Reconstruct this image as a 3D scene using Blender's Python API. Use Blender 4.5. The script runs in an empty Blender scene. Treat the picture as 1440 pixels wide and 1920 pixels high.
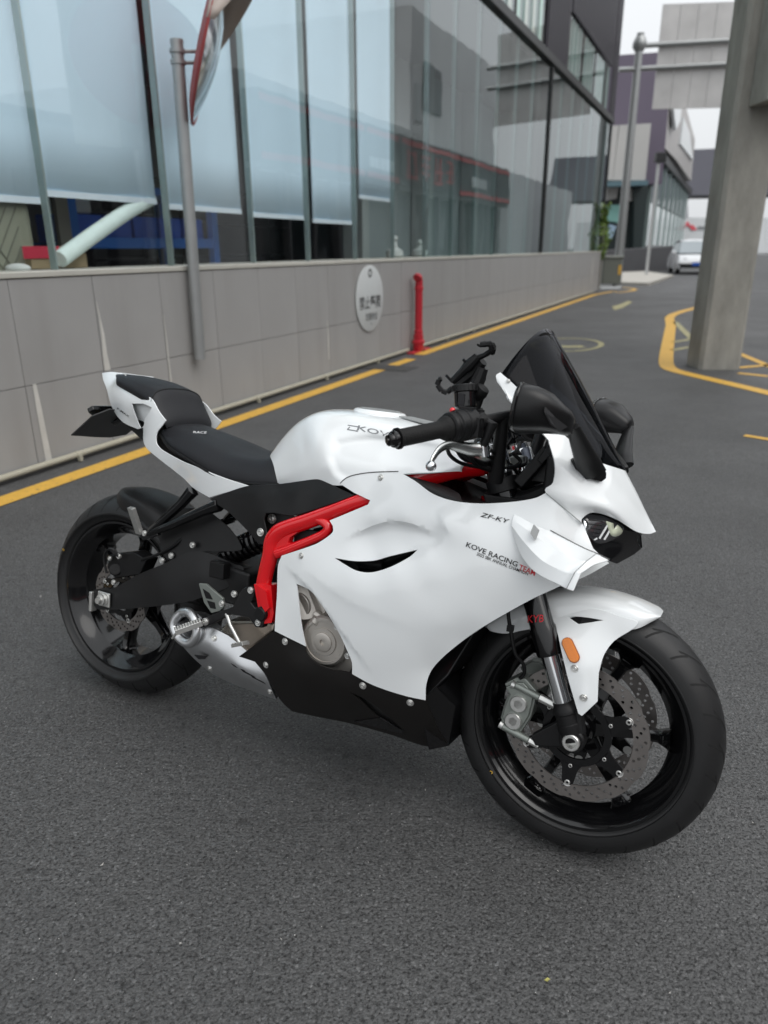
import bpy, bmesh, math, random
import numpy as np
from mathutils import Vector, Matrix
from mathutils.geometry import delaunay_2d_cdt

random.seed(7); rng = np.random.default_rng(7)
scene = bpy.context.scene
COL = scene.collection
R_ = math.radians

# ------------------------------------------------------------------ camera
F_PX, PITCH, ROLL, CAM_H = 1376.26, 0.344789, -0.0059776, 1.31917
fwd = np.array([0, math.cos(PITCH), -math.sin(PITCH)])
upv = np.array([0, math.sin(PITCH), math.cos(PITCH)])
rgt = np.array([1.0, 0, 0])
cr, sr = math.cos(ROLL), math.sin(ROLL)
cam_x = cr * rgt + sr * upv
cam_y = -sr * rgt + cr * upv
CAMP = np.array([0, 0, CAM_H])
cd = bpy.data.cameras.new('camera'); cam = bpy.data.objects.new('camera', cd); COL.objects.link(cam)
M = np.eye(4); M[:3, 0] = cam_x; M[:3, 1] = cam_y; M[:3, 2] = -fwd; M[:3, 3] = CAMP
cam.matrix_world = Matrix(M.tolist())
cd.sensor_fit = 'VERTICAL'; cd.sensor_height = 36; cd.sensor_width = 27
cd.lens = 36 * F_PX / 1920
cd.clip_start = 0.05; cd.clip_end = 2000
cd.dof.use_dof = True; cd.dof.focus_distance = 1.74; cd.dof.aperture_fstop = 2.9
scene.camera = cam

# ------------------------------------------------------------------ world, sun, exposure
SUN_EL, SUN_AZ = R_(55), R_(128)
w = bpy.data.worlds.new('World'); scene.world = w; w.use_nodes = True
nt = w.node_tree; nt.nodes.clear()
out = nt.nodes.new('ShaderNodeOutputWorld'); bg = nt.nodes.new('ShaderNodeBackground')
sky = nt.nodes.new('ShaderNodeTexSky'); sky.sky_type = 'NISHITA'; sky.sun_disc = False
sky.sun_elevation = SUN_EL; sky.sun_rotation = SUN_AZ
sky.air_density = 1.0; sky.dust_density = 6.0; sky.ozone_density = 1.0; sky.altitude = 0
hs = nt.nodes.new('ShaderNodeHueSaturation'); hs.inputs['Saturation'].default_value = 0.22
mx = nt.nodes.new('ShaderNodeMix'); mx.data_type = 'RGBA'; mx.inputs[0].default_value = 0.72
mx.inputs[7].default_value = (8.3, 8.6, 9.0, 1)          # even overcast veil over the clear sky
# an overcast sky is brighter overhead than at the horizon
tcw = nt.nodes.new('ShaderNodeTexCoord'); sxw = nt.nodes.new('ShaderNodeSeparateXYZ'); mrw = nt.nodes.new('ShaderNodeMapRange')
mrw.inputs['To Min'].default_value = .82; mrw.inputs['To Max'].default_value = 1.50
vm = nt.nodes.new('ShaderNodeVectorMath'); vm.operation = 'SCALE'; vm.inputs[0].default_value = (8.4, 8.65, 8.9)
nt.links.new(tcw.outputs['Generated'], sxw.inputs[0]); nt.links.new(sxw.outputs['Z'], mrw.inputs['Value']); nt.links.new(mrw.outputs[0], vm.inputs['Scale']); nt.links.new(vm.outputs[0], mx.inputs[7])
nt.links.new(sky.outputs[0], hs.inputs['Color']); nt.links.new(hs.outputs[0], mx.inputs[6])
nt.links.new(mx.outputs[2], bg.inputs[0]); bg.inputs[1].default_value = 0.10
nt.links.new(bg.outputs[0], out.inputs[0])
sl = bpy.data.lights.new('sun', 'SUN'); sun = bpy.data.objects.new('sun', sl); COL.objects.link(sun)
sl.energy = 0.65; sl.angle = R_(50); sl.color = (1.0, 0.97, 0.93)
sd = Vector((math.sin(SUN_AZ) * math.cos(SUN_EL), math.cos(SUN_AZ) * math.cos(SUN_EL), math.sin(SUN_EL)))
sun.rotation_euler = sd.to_track_quat('Z', 'Y').to_euler(); sun.location = (0, 0, 30)
vs = scene.view_settings
vs.view_transform = 'Standard'; vs.look = 'None'; vs.gamma = 1; vs.use_curve_mapping = False
vs.exposure = 0.48
scene.cycles.max_bounces = 8; scene.cycles.transparent_max_bounces = 12
scene.cycles.use_denoising = True

# ------------------------------------------------------------------ survey helpers (camera solved from the wheels and the wall)
def ray(u, v):
    x, y = u - 720, v - 960
    a = (cr * x + sr * y) / F_PX; b = (-sr * x + cr * y) / F_PX
    return np.array([a, math.cos(PITCH) - b * math.sin(PITCH), -math.sin(PITCH) - b * math.cos(PITCH)])
def ground(u, v, z=0.0):
    d = ray(u, v); return CAMP + d * ((z - CAM_H) / d[2])
# motorcycle frame: x forward, y to its left, z up; leans 12 degrees on its side stand
YAW, LEAN = -0.498941, -0.209642
BT = np.array([-0.80574, 2.03132, -.0015])
cy_, sy_, cl_, sl_ = math.cos(YAW), math.sin(YAW), math.cos(LEAN), math.sin(LEAN)
BR = np.array([[cy_, -sy_, 0], [sy_, cy_, 0], [0, 0, 1]]) @ np.array([[1, 0, 0], [0, cl_, -sl_], [0, sl_, cl_]])
BO = BR.T @ (CAMP - BT)
def P(u, v, w):
    """bike-frame point at half-width w (towards the bike's right) on the sight line of a surveyed point"""
    d = BR.T @ ray(u, v); return BO + d * ((-w - BO[1]) / d[1])
def PS(L): return np.array([P(*t) for t in L])
# wall frame: s along the facade, off into the building, z up
WD = np.array([0.4131, 0.9107, 0.0]); WD /= np.linalg.norm(WD); WN = np.array([-WD[1], WD[0], 0]); WC = np.array([0, 9.29937, 0])
def W(s, off, z): return WC + WD * s + WN * off + np.array([0, 0, z])

# ------------------------------------------------------------------ mesh helpers
class MB:
    def __init__(s): s.V = []; s.F = []; s.n = 0
    def add(s, V, F):
        V = np.asarray(V, float).reshape(-1, 3)
        s.V.append(V); s.F += [tuple(int(i) + s.n for i in f) for f in F]; s.n += len(V); return s
    def verts(s): return np.concatenate(s.V) if s.V else np.zeros((0, 3))
    def box(s, c, size, A=None):
        h = np.array(size) / 2
        V = np.array([[x, y, z] for x in (-1, 1) for y in (-1, 1) for z in (-1, 1)]) * h
        if A is not None: V = V @ np.asarray(A).T
        return s.add(V + np.asarray(c), [(0, 1, 3, 2), (4, 6, 7, 5), (0, 4, 5, 1), (2, 3, 7, 6), (0, 2, 6, 4), (1, 5, 7, 3)])
    def wbox(s, s0, s1, o0, o1, z0, z1):
        V = [W(a, b, c) for a in (s0, s1) for b in (o0, o1) for c in (z0, z1)]
        return s.add(V, [(0, 1, 3, 2), (4, 6, 7, 5), (0, 4, 5, 1), (2, 3, 7, 6), (0, 2, 6, 4), (1, 5, 7, 3)])
    def tube(s, pts, r, n=12, cap=True, closed=False, flat=None):
        pts = np.asarray(pts, float); m = len(pts)
        r = np.full(m, r) if np.isscalar(r) else np.asarray(r, float)
        T = np.zeros_like(pts)
        for i in range(m):
            if closed: a = pts[(i + 1) % m] - pts[i - 1]
            else: a = pts[min(i + 1, m - 1)] - pts[max(i - 1, 0)]
            T[i] = a / (np.linalg.norm(a) + 1e-12)
        ref = np.array([0, 0, 1.0]) if abs(T[0][2]) < .9 else np.array([0, 1.0, 0])
        if flat is not None: ref = np.asarray(flat[0], float)
        N = ref - T[0] * (ref @ T[0]); N /= np.linalg.norm(N)
        V = []
        for i in range(m):
            N = N - T[i] * (N @ T[i]); N /= np.linalg.norm(N); Bv = np.cross(T[i], N)
            k = 1.0 if flat is None else flat[1]
            for j in range(n):
                a = 2 * math.pi * j / n
                V.append(pts[i] + r[i] * (math.cos(a) * N + k * math.sin(a) * Bv))
        F = []
        for i in range(m if closed else m - 1):
            for j in range(n):
                a = i * n + j; b = i * n + (j + 1) % n; i2 = ((i + 1) % m) * n
                F.append((a, b, i2 + (j + 1) % n, i2 + j))
        if cap and not closed:
            F.append(tuple(range(n))[::-1]); F.append(tuple((m - 1) * n + j for j in range(n)))
        return s.add(V, F)
    def rod(s, a, b, r, n=14, r2=None): return s.tube([a, b], [r, r if r2 is None else r2], n)
    def lathe(s, o, ax, prof, n=32, closed=False):
        """prof: (radius, distance along ax)"""
        o = np.asarray(o, float); ax = np.asarray(ax, float); ax = ax / np.linalg.norm(ax)
        ref = np.array([0, 0, 1.0]) if abs(ax[2]) < .9 else np.array([1.0, 0, 0])
        e1 = ref - ax * (ref @ ax); e1 /= np.linalg.norm(e1); e2 = np.cross(ax, e1)
        V = []; m = len(prof)
        for r, t in prof:
            for j in range(n):
                a = 2 * math.pi * j / n
                V.append(o + ax * t + r * (math.cos(a) * e1 + math.sin(a) * e2))
        F = []
        for i in range(m if closed else m - 1):
            i2 = (i + 1) % m
            for j in range(n):
                F.append((i * n + j, i * n + (j + 1) % n, i2 * n + (j + 1) % n, i2 * n + j))
        if not closed:
            if prof[0][0] > 1e-6: F.append(tuple(range(n))[::-1])
            if prof[-1][0] > 1e-6: F.append(tuple((m - 1) * n + j for j in range(n)))
        return s.add(V, F)
    def sphere(s, c, r, n=16, sc=(1, 1, 1)):
        prof = [(max(1e-5, math.sin(math.pi * i / 10)), -math.cos(math.pi * i / 10)) for i in range(11)]
        k = MB().lathe((0, 0, 0), (0, 0, 1), prof, n)
        return s.add(k.verts() * r * np.array(sc) + np.asarray(c), k.F)
    def prism(s, poly, vec):
        poly = np.asarray(poly, float); n = len(poly)
        V = np.concatenate([poly, poly + np.asarray(vec)])
        F = [tuple(range(n))[::-1], tuple(range(n, 2 * n))] + [(i, (i + 1) % n, n + (i + 1) % n, n + i) for i in range(n)]
        return s.add(V, F)
    def grid(s, G, flip=False):
        G = np.asarray(G, float); m, n = G.shape[:2]
        F = [(i * n + j, i * n + j + 1, (i + 1) * n + j + 1, (i + 1) * n + j) for i in range(m - 1) for j in range(n - 1)]
        if flip: F = [f[::-1] for f in F]
        return s.add(G.reshape(-1, 3), F)
    def merge(s, o): return s.add(o.verts(), o.F)
    def mirror(s):
        k = MB(); V = s.verts().copy(); V[:, 1] *= -1; k.add(V, [f[::-1] for f in s.F]); return k

def fix_normals(me):
    bm = bmesh.new(); bm.from_mesh(me)
    bmesh.ops.remove_doubles(bm, verts=bm.verts, dist=1e-6)
    bmesh.ops.recalc_face_normals(bm, faces=bm.faces); bm.to_mesh(me); bm.free()
def build(mb, name, mat, parent=None, angle=38, bevel=0, seg=2, solid=0, recalc=True, subd=0, kind=None, label=None, offs=-1):
    me = bpy.data.meshes.new(name); me.from_pydata([tuple(v) for v in mb.verts()], [], mb.F); me.update()
    if recalc: fix_normals(me)
    if mat is not None: me.materials.append(mat)
    me.polygons.foreach_set('use_smooth', [angle > 0] * len(me.polygons))
    if angle > 0 and not subd: me.set_sharp_from_angle(angle=R_(angle))
    o = bpy.data.objects.new(name, me); COL.objects.link(o)
    if parent is not None: o.parent = parent
    if subd: m_ = o.modifiers.new('subd', 'SUBSURF'); m_.levels = m_.render_levels = subd
    if solid: m_ = o.modifiers.new('solid', 'SOLIDIFY'); m_.thickness = solid; m_.offset = offs
    if bevel:
        m_ = o.modifiers.new('bevel', 'BEVEL'); m_.width = bevel; m_.segments = seg; m_.limit_method = 'ANGLE'; m_.angle_limit = R_(40); m_.harden_normals = True
    if kind: o['kind'] = kind
    if label: o['label'] = label
    return o
def inst(o, parent, mtx, name=None):
    c = o.copy(); COL.objects.link(c); c.parent = parent; c.matrix_local = mtx
    return c
def tag(o, label, cat, group=None, kind=None):
    o['label'] = label; o['category'] = cat
    if group: o['group'] = group
    if kind: o['kind'] = kind
    return o
def empty(name, loc=(0, 0, 0), mtx=None):
    o = bpy.data.objects.new(name, None); COL.objects.link(o); o.empty_display_size = .1
    if mtx is not None: o.matrix_world = mtx
    else: o.location = loc
    return o
def cr1(A, t):
    """Catmull-Rom along axis 0 of A at parameters t in 0..m-1"""
    A = np.asarray(A, float); m = len(A); E = np.concatenate([[2 * A[0] - A[1]], A, [2 * A[-1] - A[-2]]])
    out_ = []
    for x in t:
        i = min(int(x), m - 2); f = x - i
        p0, p1, p2, p3 = E[i], E[i + 1], E[i + 2], E[i + 3]
        out_.append(.5 * ((2 * p1) + (-p0 + p2) * f + (2 * p0 - 5 * p1 + 4 * p2 - p3) * f * f + (-p0 + 3 * p1 - 3 * p2 + p3) * f ** 3))
    return np.array(out_)
def crgrid(A, k=4):
    A = np.asarray(A, float); m, n = A.shape[:2]
    B = cr1(A, np.linspace(0, m - 1, (m - 1) * k + 1))
    return np.swapaxes(cr1(np.swapaxes(B, 0, 1), np.linspace(0, n - 1, (n - 1) * k + 1)), 0, 1)
def smooth(pts, k=5): 
    pts = np.asarray(pts, float); return cr1(pts, np.linspace(0, len(pts) - 1, (len(pts) - 1) * k + 1))

# smooth half-width field over the bike's side view
class Field:
    def __init__(s, ctrl, lam=3.5e-4):
        Q = PS(ctrl); s.X = Q[:, [0, 2]]; n = len(Q); y = -Q[:, 1]
        K = s.k(s.X, s.X) + lam * np.eye(n); Pm = np.c_[np.ones(n), s.X]
        A = np.block([[K, Pm], [Pm.T, np.zeros((3, 3))]])
        s.c = np.linalg.solve(A, np.r_[y, 0, 0, 0])
    def k(s, a, b):
        d = np.sqrt(((a[:, None] - b[None]) ** 2).sum(2)) + 1e-9
        return d ** 2 * np.log(d)
    def __call__(s, X):
        X = np.atleast_2d(X); return s.k(X, s.X) @ s.c[:-3] + np.c_[np.ones(len(X)), X] @ s.c[-3:]
    def at(s, u, v, lift=0.0):
        w = float(np.mean(-0 + s.c[-3])) * 0 + 0.2
        for _ in range(25): q = P(u, v, w + lift); w = .3 * w + .7 * float(s(q[[0, 2]])[0])
        q = P(u, v, w + lift); return q
    def normal(s, q):
        e = 1e-3; x = q[[0, 2]]
        gx = (s(x + [e, 0]) - s(x - [e, 0]))[0] / (2 * e); gz = (s(x + [0, e]) - s(x - [0, e]))[0] / (2 * e)
        n = np.array([-gx, -1, -gz]); return n / np.linalg.norm(n)
def pip(pts, poly):
    x, y = pts[:, 0], pts[:, 1]; r = np.zeros(len(pts), bool); n = len(poly)
    for i in range(n):
        x1, y1 = poly[i]; x2, y2 = poly[(i + 1) % n]
        c = ((y1 > y) != (y2 > y)) & (x < (x2 - x1) * (y - y1) / (y2 - y1 + 1e-15) + x1); r ^= c
    return r
def segdist(pts, poly):
    d = np.full(len(pts), 9.0); n = len(poly)
    for i in range(n):
        a, b = poly[i], poly[(i + 1) % n]; ab = b - a
        t = np.clip(((pts - a) @ ab) / (ab @ ab + 1e-15), 0, 1)
        d = np.minimum(d, np.linalg.norm(pts - (a + t[:, None] * ab), axis=1))
    return d
def densify(L, step):
    L = np.asarray(L, float); o = []
    for i in range(len(L)):
        a, b = L[i], L[(i + 1) % len(L)]; k = max(1, int(np.linalg.norm(b - a) / step))
        o += [a + (b - a) * j / k for j in range(k)]
    return np.array(o)
def rounded(L, hard=()):
    """closed outline through L, smoothed except at the indices in hard"""
    L = [np.array(p, float) for p in L]; n = len(L); o = []
    for i in range(n):
        p0, p1, p2, p3 = L[i - 1], L[i], L[(i + 1) % n], L[(i + 2) % n]
        m1 = (p2 - p0) / 2 if i not in hard else (p2 - p1)
        m2 = (p3 - p1) / 2 if (i + 1) % n not in hard else (p2 - p1)
        l = np.linalg.norm(p2 - p1)
        for m_ in (m1, m2):
            k = np.linalg.norm(m_)
            if k > l: m_ *= l / k
        for t in np.linspace(0, 1, 6)[:-1]:
            h = (2 * t**3 - 3 * t**2 + 1, t**3 - 2 * t**2 + t, -2 * t**3 + 3 * t**2, t**3 - t**2)
            o.append(h[0] * p1 + h[1] * m1 + h[2] * p2 + h[3] * m2)
    return np.array(o)
def fill2d(outl, holes, step, lines=()):
    """triangulate a 2-D outline with holes and interior points"""
    polys = [outl] + holes; V = []; E = []
    for p in polys:
        b = len(V); V += [tuple(q) for q in p]; E += [(b + i, b + (i + 1) % len(p)) for i in range(len(p))]
    for p in lines:
        b = len(V); V += [tuple(q) for q in p]; E += [(b + i, b + i + 1) for i in range(len(p) - 1)]
    lo, hi = outl.min(0), outl.max(0); g = []
    for j, y in enumerate(np.arange(lo[1], hi[1], step * .866)):
        for x in np.arange(lo[0] + (j % 2) * step / 2, hi[0], step): g.append((x, y))
    g = np.array(g)
    if len(g):
        k = pip(g, outl) & (segdist(g, outl) > step * .45)
        for h in holes: k &= ~pip(g, h) & (segdist(g, h) > step * .45)
        for p in lines:
            d_ = np.min(np.linalg.norm(g[:, None] - p[None], axis=2), axis=1); k &= d_ > step * .45
        V += [tuple(q) for q in g[k]]
    r = delaunay_2d_cdt([Vector(v) for v in V], E, [], 0, 1e-7)
    V2 = np.array([tuple(v) for v in r[0]]); F = [tuple(f) for f in r[2]]
    c = np.array([V2[list(f)].mean(0) for f in F]); k = pip(c, outl)
    for h in holes: k &= ~pip(c, h)
    F = [f for f, q in zip(F, k) if q]
    used = sorted({i for f in F for i in f}); mp = {a: b for b, a in enumerate(used)}
    return V2[used], [tuple(mp[i] for i in f) for f in F]
def patch(field, outl, holes=(), hard=(), step=.012, lift=0.0, mod=None, lines=()):
    """panel of bodywork: outline and openings given by survey, depth by the field"""
    def loc(L, hd):
        pts = np.array([field.at(u, v, lift) for u, v in L])[:, [0, 2]]
        return densify(rounded(pts, hd) if hd is not None else pts, step)
    o2 = loc(outl, hard); h2 = [loc(h, hh) for h, hh in holes]
    V, F = fill2d(o2, h2, step, lines)
    wv = field(V) + lift
    if mod is not None: wv = wv + mod(V)
    F = [f if np.cross(V[f[1]] - V[f[0]], V[f[2]] - V[f[0]]) > 0 else f[::-1] for f in F]
    return MB().add(np.c_[V[:, 0], -wv, V[:, 1]], F)
def text2d(s, bold=.009):
    c = bpy.data.curves.new('t', 'FONT'); c.body = s; c.size = 1; c.resolution_u = 3; c.offset = bold
    o = bpy.data.objects.new('t', c); COL.objects.link(o); dg = bpy.context.evaluated_depsgraph_get(); dg.update()
    me = o.evaluated_get(dg).to_mesh(); V = np.array([v.co[:2] for v in me.vertices]); F = [tuple(p.vertices) for p in me.polygons]
    o.evaluated_get(dg).to_mesh_clear(); bpy.data.objects.remove(o); bpy.data.curves.remove(c)
    V = V - V.min(0); V[:, 1] /= max(V[:, 1].max(), 1e-6); V[:, 0] /= max(V[:, 0].max(), 1e-6)
    return V, F
def lettering(s, o, ex, ey, fn, mat, parent, name='lettering', shear=0.0):
    """s written from o along ex (whole width) with height ey, carried onto a surface by fn(u, v)"""
    V, F = text2d(s); o, ex, ey = (np.array(a, float) for a in (o, ex, ey))
    Q = np.array([fn(*(o + ex * (x + shear * y) + ey * y)) for x, y in V])
    k = MB().add(Q, F); return build(k, name, mat, parent, angle=0, recalc=False)

# ------------------------------------------------------------------ materials
def mat(name, col, rough=.5, metal=0.0, coat=0.0, spec=.5, var=0.0, vscale=8.0, bump=0.0, bscale=60.0, rvar=0.0, trans=0, ior=1.45, coatrough=.03):
    m = bpy.data.materials.new(name); m.use_nodes = True; t = m.node_tree; b = t.nodes['Principled BSDF']
    b.inputs['Base Color'].default_value = (*col, 1); b.inputs['Roughness'].default_value = rough; b.inputs['Metallic'].default_value = metal
    b.inputs['Coat Weight'].default_value = coat; b.inputs['Coat Roughness'].default_value = coatrough; b.inputs['Specular IOR Level'].default_value = spec
    b.inputs['Transmission Weight'].default_value = trans; b.inputs['IOR'].default_value = ior
    if var or bump or rvar:
        tc = t.nodes.new('ShaderNodeTexCoord'); n = t.nodes.new('ShaderNodeTexNoise'); n.inputs['Scale'].default_value = vscale; n.inputs['Detail'].default_value = 6
        t.links.new(tc.outputs['Object'], n.inputs['Vector'])
        if var:
            mixn = t.nodes.new('ShaderNodeMix'); mixn.data_type = 'RGBA'
            mixn.inputs[6].default_value = (*[c * (1 - var) for c in col], 1); mixn.inputs[7].default_value = (*[min(1, c * (1 + var)) for c in col], 1)
            t.links.new(n.outputs['Fac'], mixn.inputs[0]); t.links.new(mixn.outputs[2], b.inputs['Base Color'])
        if rvar:
            mr = t.nodes.new('ShaderNodeMapRange'); mr.inputs['To Min'].default_value = max(0, rough - rvar); mr.inputs['To Max'].default_value = min(1, rough + rvar)
            t.links.new(n.outputs['Fac'], mr.inputs['Value']); t.links.new(mr.outputs[0], b.inputs['Roughness'])
        if bump:
            n2 = t.nodes.new('ShaderNodeTexNoise'); n2.inputs['Scale'].default_value = bscale; n2.inputs['Detail'].default_value = 4
            t.links.new(tc.outputs['Object'], n2.inputs['Vector']); bp = t.nodes.new('ShaderNodeBump'); bp.inputs['Strength'].default_value = bump; bp.inputs['Distance'].default_value = .002
            t.links.new(n2.outputs['Fac'], bp.inputs['Height']); t.links.new(bp.outputs[0], b.inputs['Normal'])
    return m
white = mat('white_paint', (.82, .845, .85), .20, coat=1.0, var=.012, vscale=3, coatrough=.015)
blackgloss = mat('gloss_black', (.004, .004, .0045), .14, coat=.35, spec=.4)
blackmatte = mat('matte_black', (.009, .009, .0095), .42, var=.15, vscale=30, bump=.12, bscale=900, spec=.38)
bellyblack = mat('satin_black_belly', (.009, .008, .0075), .38, var=.1, vscale=20, bump=.06, bscale=900, spec=.35)
plastic = mat('black_plastic', (.0065, .0065, .007), .45, bump=.2, bscale=700, spec=.32)
leather = mat('seat_cover', (.010, .0105, .013), .50, var=.12, vscale=14, bump=.35, bscale=650, spec=.4)
rubber = mat('tyre_rubber', (.0115, .0115, .012), .48, var=.3, vscale=18, bump=.15, bscale=500, rvar=.08, spec=.48)
gripmat = mat('grip_rubber', (.008, .008, .008), .62, bump=.8, bscale=420, spec=.3)
red = mat('red_paint', (.70, .005, .010), .18, coat=.9, spec=.4, var=.03, vscale=12)
chrome = mat('chrome', (.72, .73, .74), .10, 1.0)
steel = mat('steel', (.62, .62, .60), .32, .8, var=.1, vscale=60, rvar=.06)
alu = mat('brushed_aluminium', (.62, .63, .64), .33, 1.0, var=.06, vscale=40, bump=.1, bscale=300, rvar=.07)
lever_m = mat('lever_alloy', (.66, .67, .65), .26, 1.0)
engine_m = mat('engine_cover', (.50, .47, .43), .38, .65, var=.08, vscale=50, bump=.1, bscale=500)
heat = mat('heated_steel', (.36, .31, .26), .30, 1.0, var=.25, vscale=9, rvar=.1)
discm = mat('brake_disc_steel', (.20, .185, .175), .36, .75, var=.2, vscale=25, rvar=.06)
caliperm = mat('caliper_grey', (.24, .26, .24), .40, .6, var=.1, vscale=30)
darkmetal = mat('dark_metal', (.022, .022, .024), .4, .6, var=.2, vscale=30)
amber = mat('amber_reflector', (.70, .20, .0), .12, coat=.6)
ambercell = amber
ink = mat('black_print', (.012, .012, .013), .4)
redink = mat('red_print', (.6, .02, .03), .4)
greyink = mat('grey_print', (.22, .23, .24), .35)
lightink = mat('pale_print', (.6, .6, .6), .4)
lensglass = mat('lamp_reflector', (.75, .77, .78), .12, 1.0)
cream = mat('projector_lens', (.62, .66, .50), .2, coat=1)
def one_sided(t, src, dst):
    # a thin sheet reflects once, at its outer face
    g = t.nodes.new('ShaderNodeNewGeometry'); i = t.nodes.new('ShaderNodeMath'); i.operation = 'SUBTRACT'; i.inputs[0].default_value = 1
    m = t.nodes.new('ShaderNodeMath'); m.operation = 'MULTIPLY'
    t.links.new(g.outputs['Backfacing'], i.inputs[1]); t.links.new(i.outputs[0], m.inputs[0]); t.links.new(src, m.inputs[1]); t.links.new(m.outputs[0], dst)
# ================================================================== MOTORCYCLE
def tinted():
    m = bpy.data.materials.new('tinted_screen'); m.use_nodes = True; t = m.node_tree; t.nodes.clear()
    o = t.nodes.new('ShaderNodeOutputMaterial'); a = t.nodes.new('ShaderNodeBsdfTransparent'); a.inputs[0].default_value = (.17, .18, .20, 1)
    g = t.nodes.new('ShaderNodeBsdfGlossy'); g.inputs[0].default_value = (.55, .55, .57, 1); g.inputs[1].default_value = .03
    f = t.nodes.new('ShaderNodeFresnel'); f.inputs[0].default_value = 1.24; x = t.nodes.new('ShaderNodeMixShader')
    one_sided(t, f.outputs[0], x.inputs[0]); t.links.new(a.outputs[0], x.inputs[1]); t.links.new(g.outputs[0], x.inputs[2]); t.links.new(x.outputs[0], o.inputs[0]); return m
screen_m = tinted()

bike = empty('motorcycle')
B4 = np.eye(4); B4[:3, :3] = BR; B4[:3, 3] = BT; bike.matrix_world = Matrix(B4.tolist())
tag(bike, 'white sport motorcycle with red frame and black wheels on the asphalt', 'motorcycle')
def both(fn):
    fn(1); fn(-1)
def sided(mb, s): return mb if s > 0 else mb.mirror()

# --- bolts: one shared mesh, instanced as sub-parts
def bolt_mesh():
    k = MB()
    k.lathe((0, 0, 0), (0, 0, 1), [(1.0, -.6), (1.0, .02), (.93, .09), (.62, .02)], 16)
    k.lathe((0, 0, 0), (0, 0, 1), [(.64, .0), (.64, .26), (.54, .34), (.34, .34), (.30, .10), (1e-4, .10)], 12)
    me = bpy.data.meshes.new('bolt'); me.from_pydata([tuple(v) for v in k.verts()], [], k.F); me.materials.append(steel)
    me.polygons.foreach_set('use_smooth', [True] * len(me.polygons)); me.set_sharp_from_angle(angle=R_(35)); return me
BOLT = bolt_mesh()
def bolt(pos, nrm, r, parent, name='bolt', m=None):
    me = BOLT
    o = bpy.data.objects.new(name, me); COL.objects.link(o); o.parent = parent
    q = Vector(nrm).to_track_quat('Z', 'Y'); o.matrix_local = Matrix.LocRotScale(Vector(pos), q, Vector((r, r, r)))
    return o

# --- steering frame
RAKE = R_(24); WB = 1.39729; STEER = 0.034843; RR, FR = .315, .299
AX = np.array([WB, 0, FR + .004])
sa = np.array([-math.sin(RAKE), 0, math.cos(RAKE)]); soff = np.array([.032 * math.cos(RAKE), 0, .032 * math.sin(RAKE)])
Ks = np.array([[0, -sa[2], sa[1]], [sa[2], 0, -sa[0]], [-sa[1], sa[0], 0]])
SR = np.eye(3) + math.sin(STEER) * Ks + (1 - math.cos(STEER)) * Ks @ Ks
ST = AX - soff - SR @ (AX - soff)
S4 = np.eye(4); S4[:3, :3] = SR; S4[:3, 3] = ST; S4 = Matrix(S4.tolist())
def PF(u, v, w):
    o = SR.T @ (BO - ST); d = SR.T @ (BR.T @ ray(u, v)); return o + d * ((-w - o[1]) / d[1])
def PFS(L): return np.array([PF(*t) for t in L])
def steered(o): o.matrix_local = S4; return o
class SteerField(Field):
    def __init__(s, ctrl, lam=1e-5):
        Q = PFS(ctrl); s.X = Q[:, [0, 2]]; n = len(Q); y = -Q[:, 1]
        K = s.k(s.X, s.X) + lam * np.eye(n); Pm = np.c_[np.ones(n), s.X]
        s.c = np.linalg.solve(np.block([[K, Pm], [Pm.T, np.zeros((3, 3))]]), np.r_[y, 0, 0, 0])
    def at(s, u, v, lift=0.0):
        w_ = .1
        for _ in range(25): q = PF(u, v, w_ + lift); w_ = .3 * w_ + .7 * float(s(q[[0, 2]])[0])
        return PF(u, v, w_ + lift)

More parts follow.
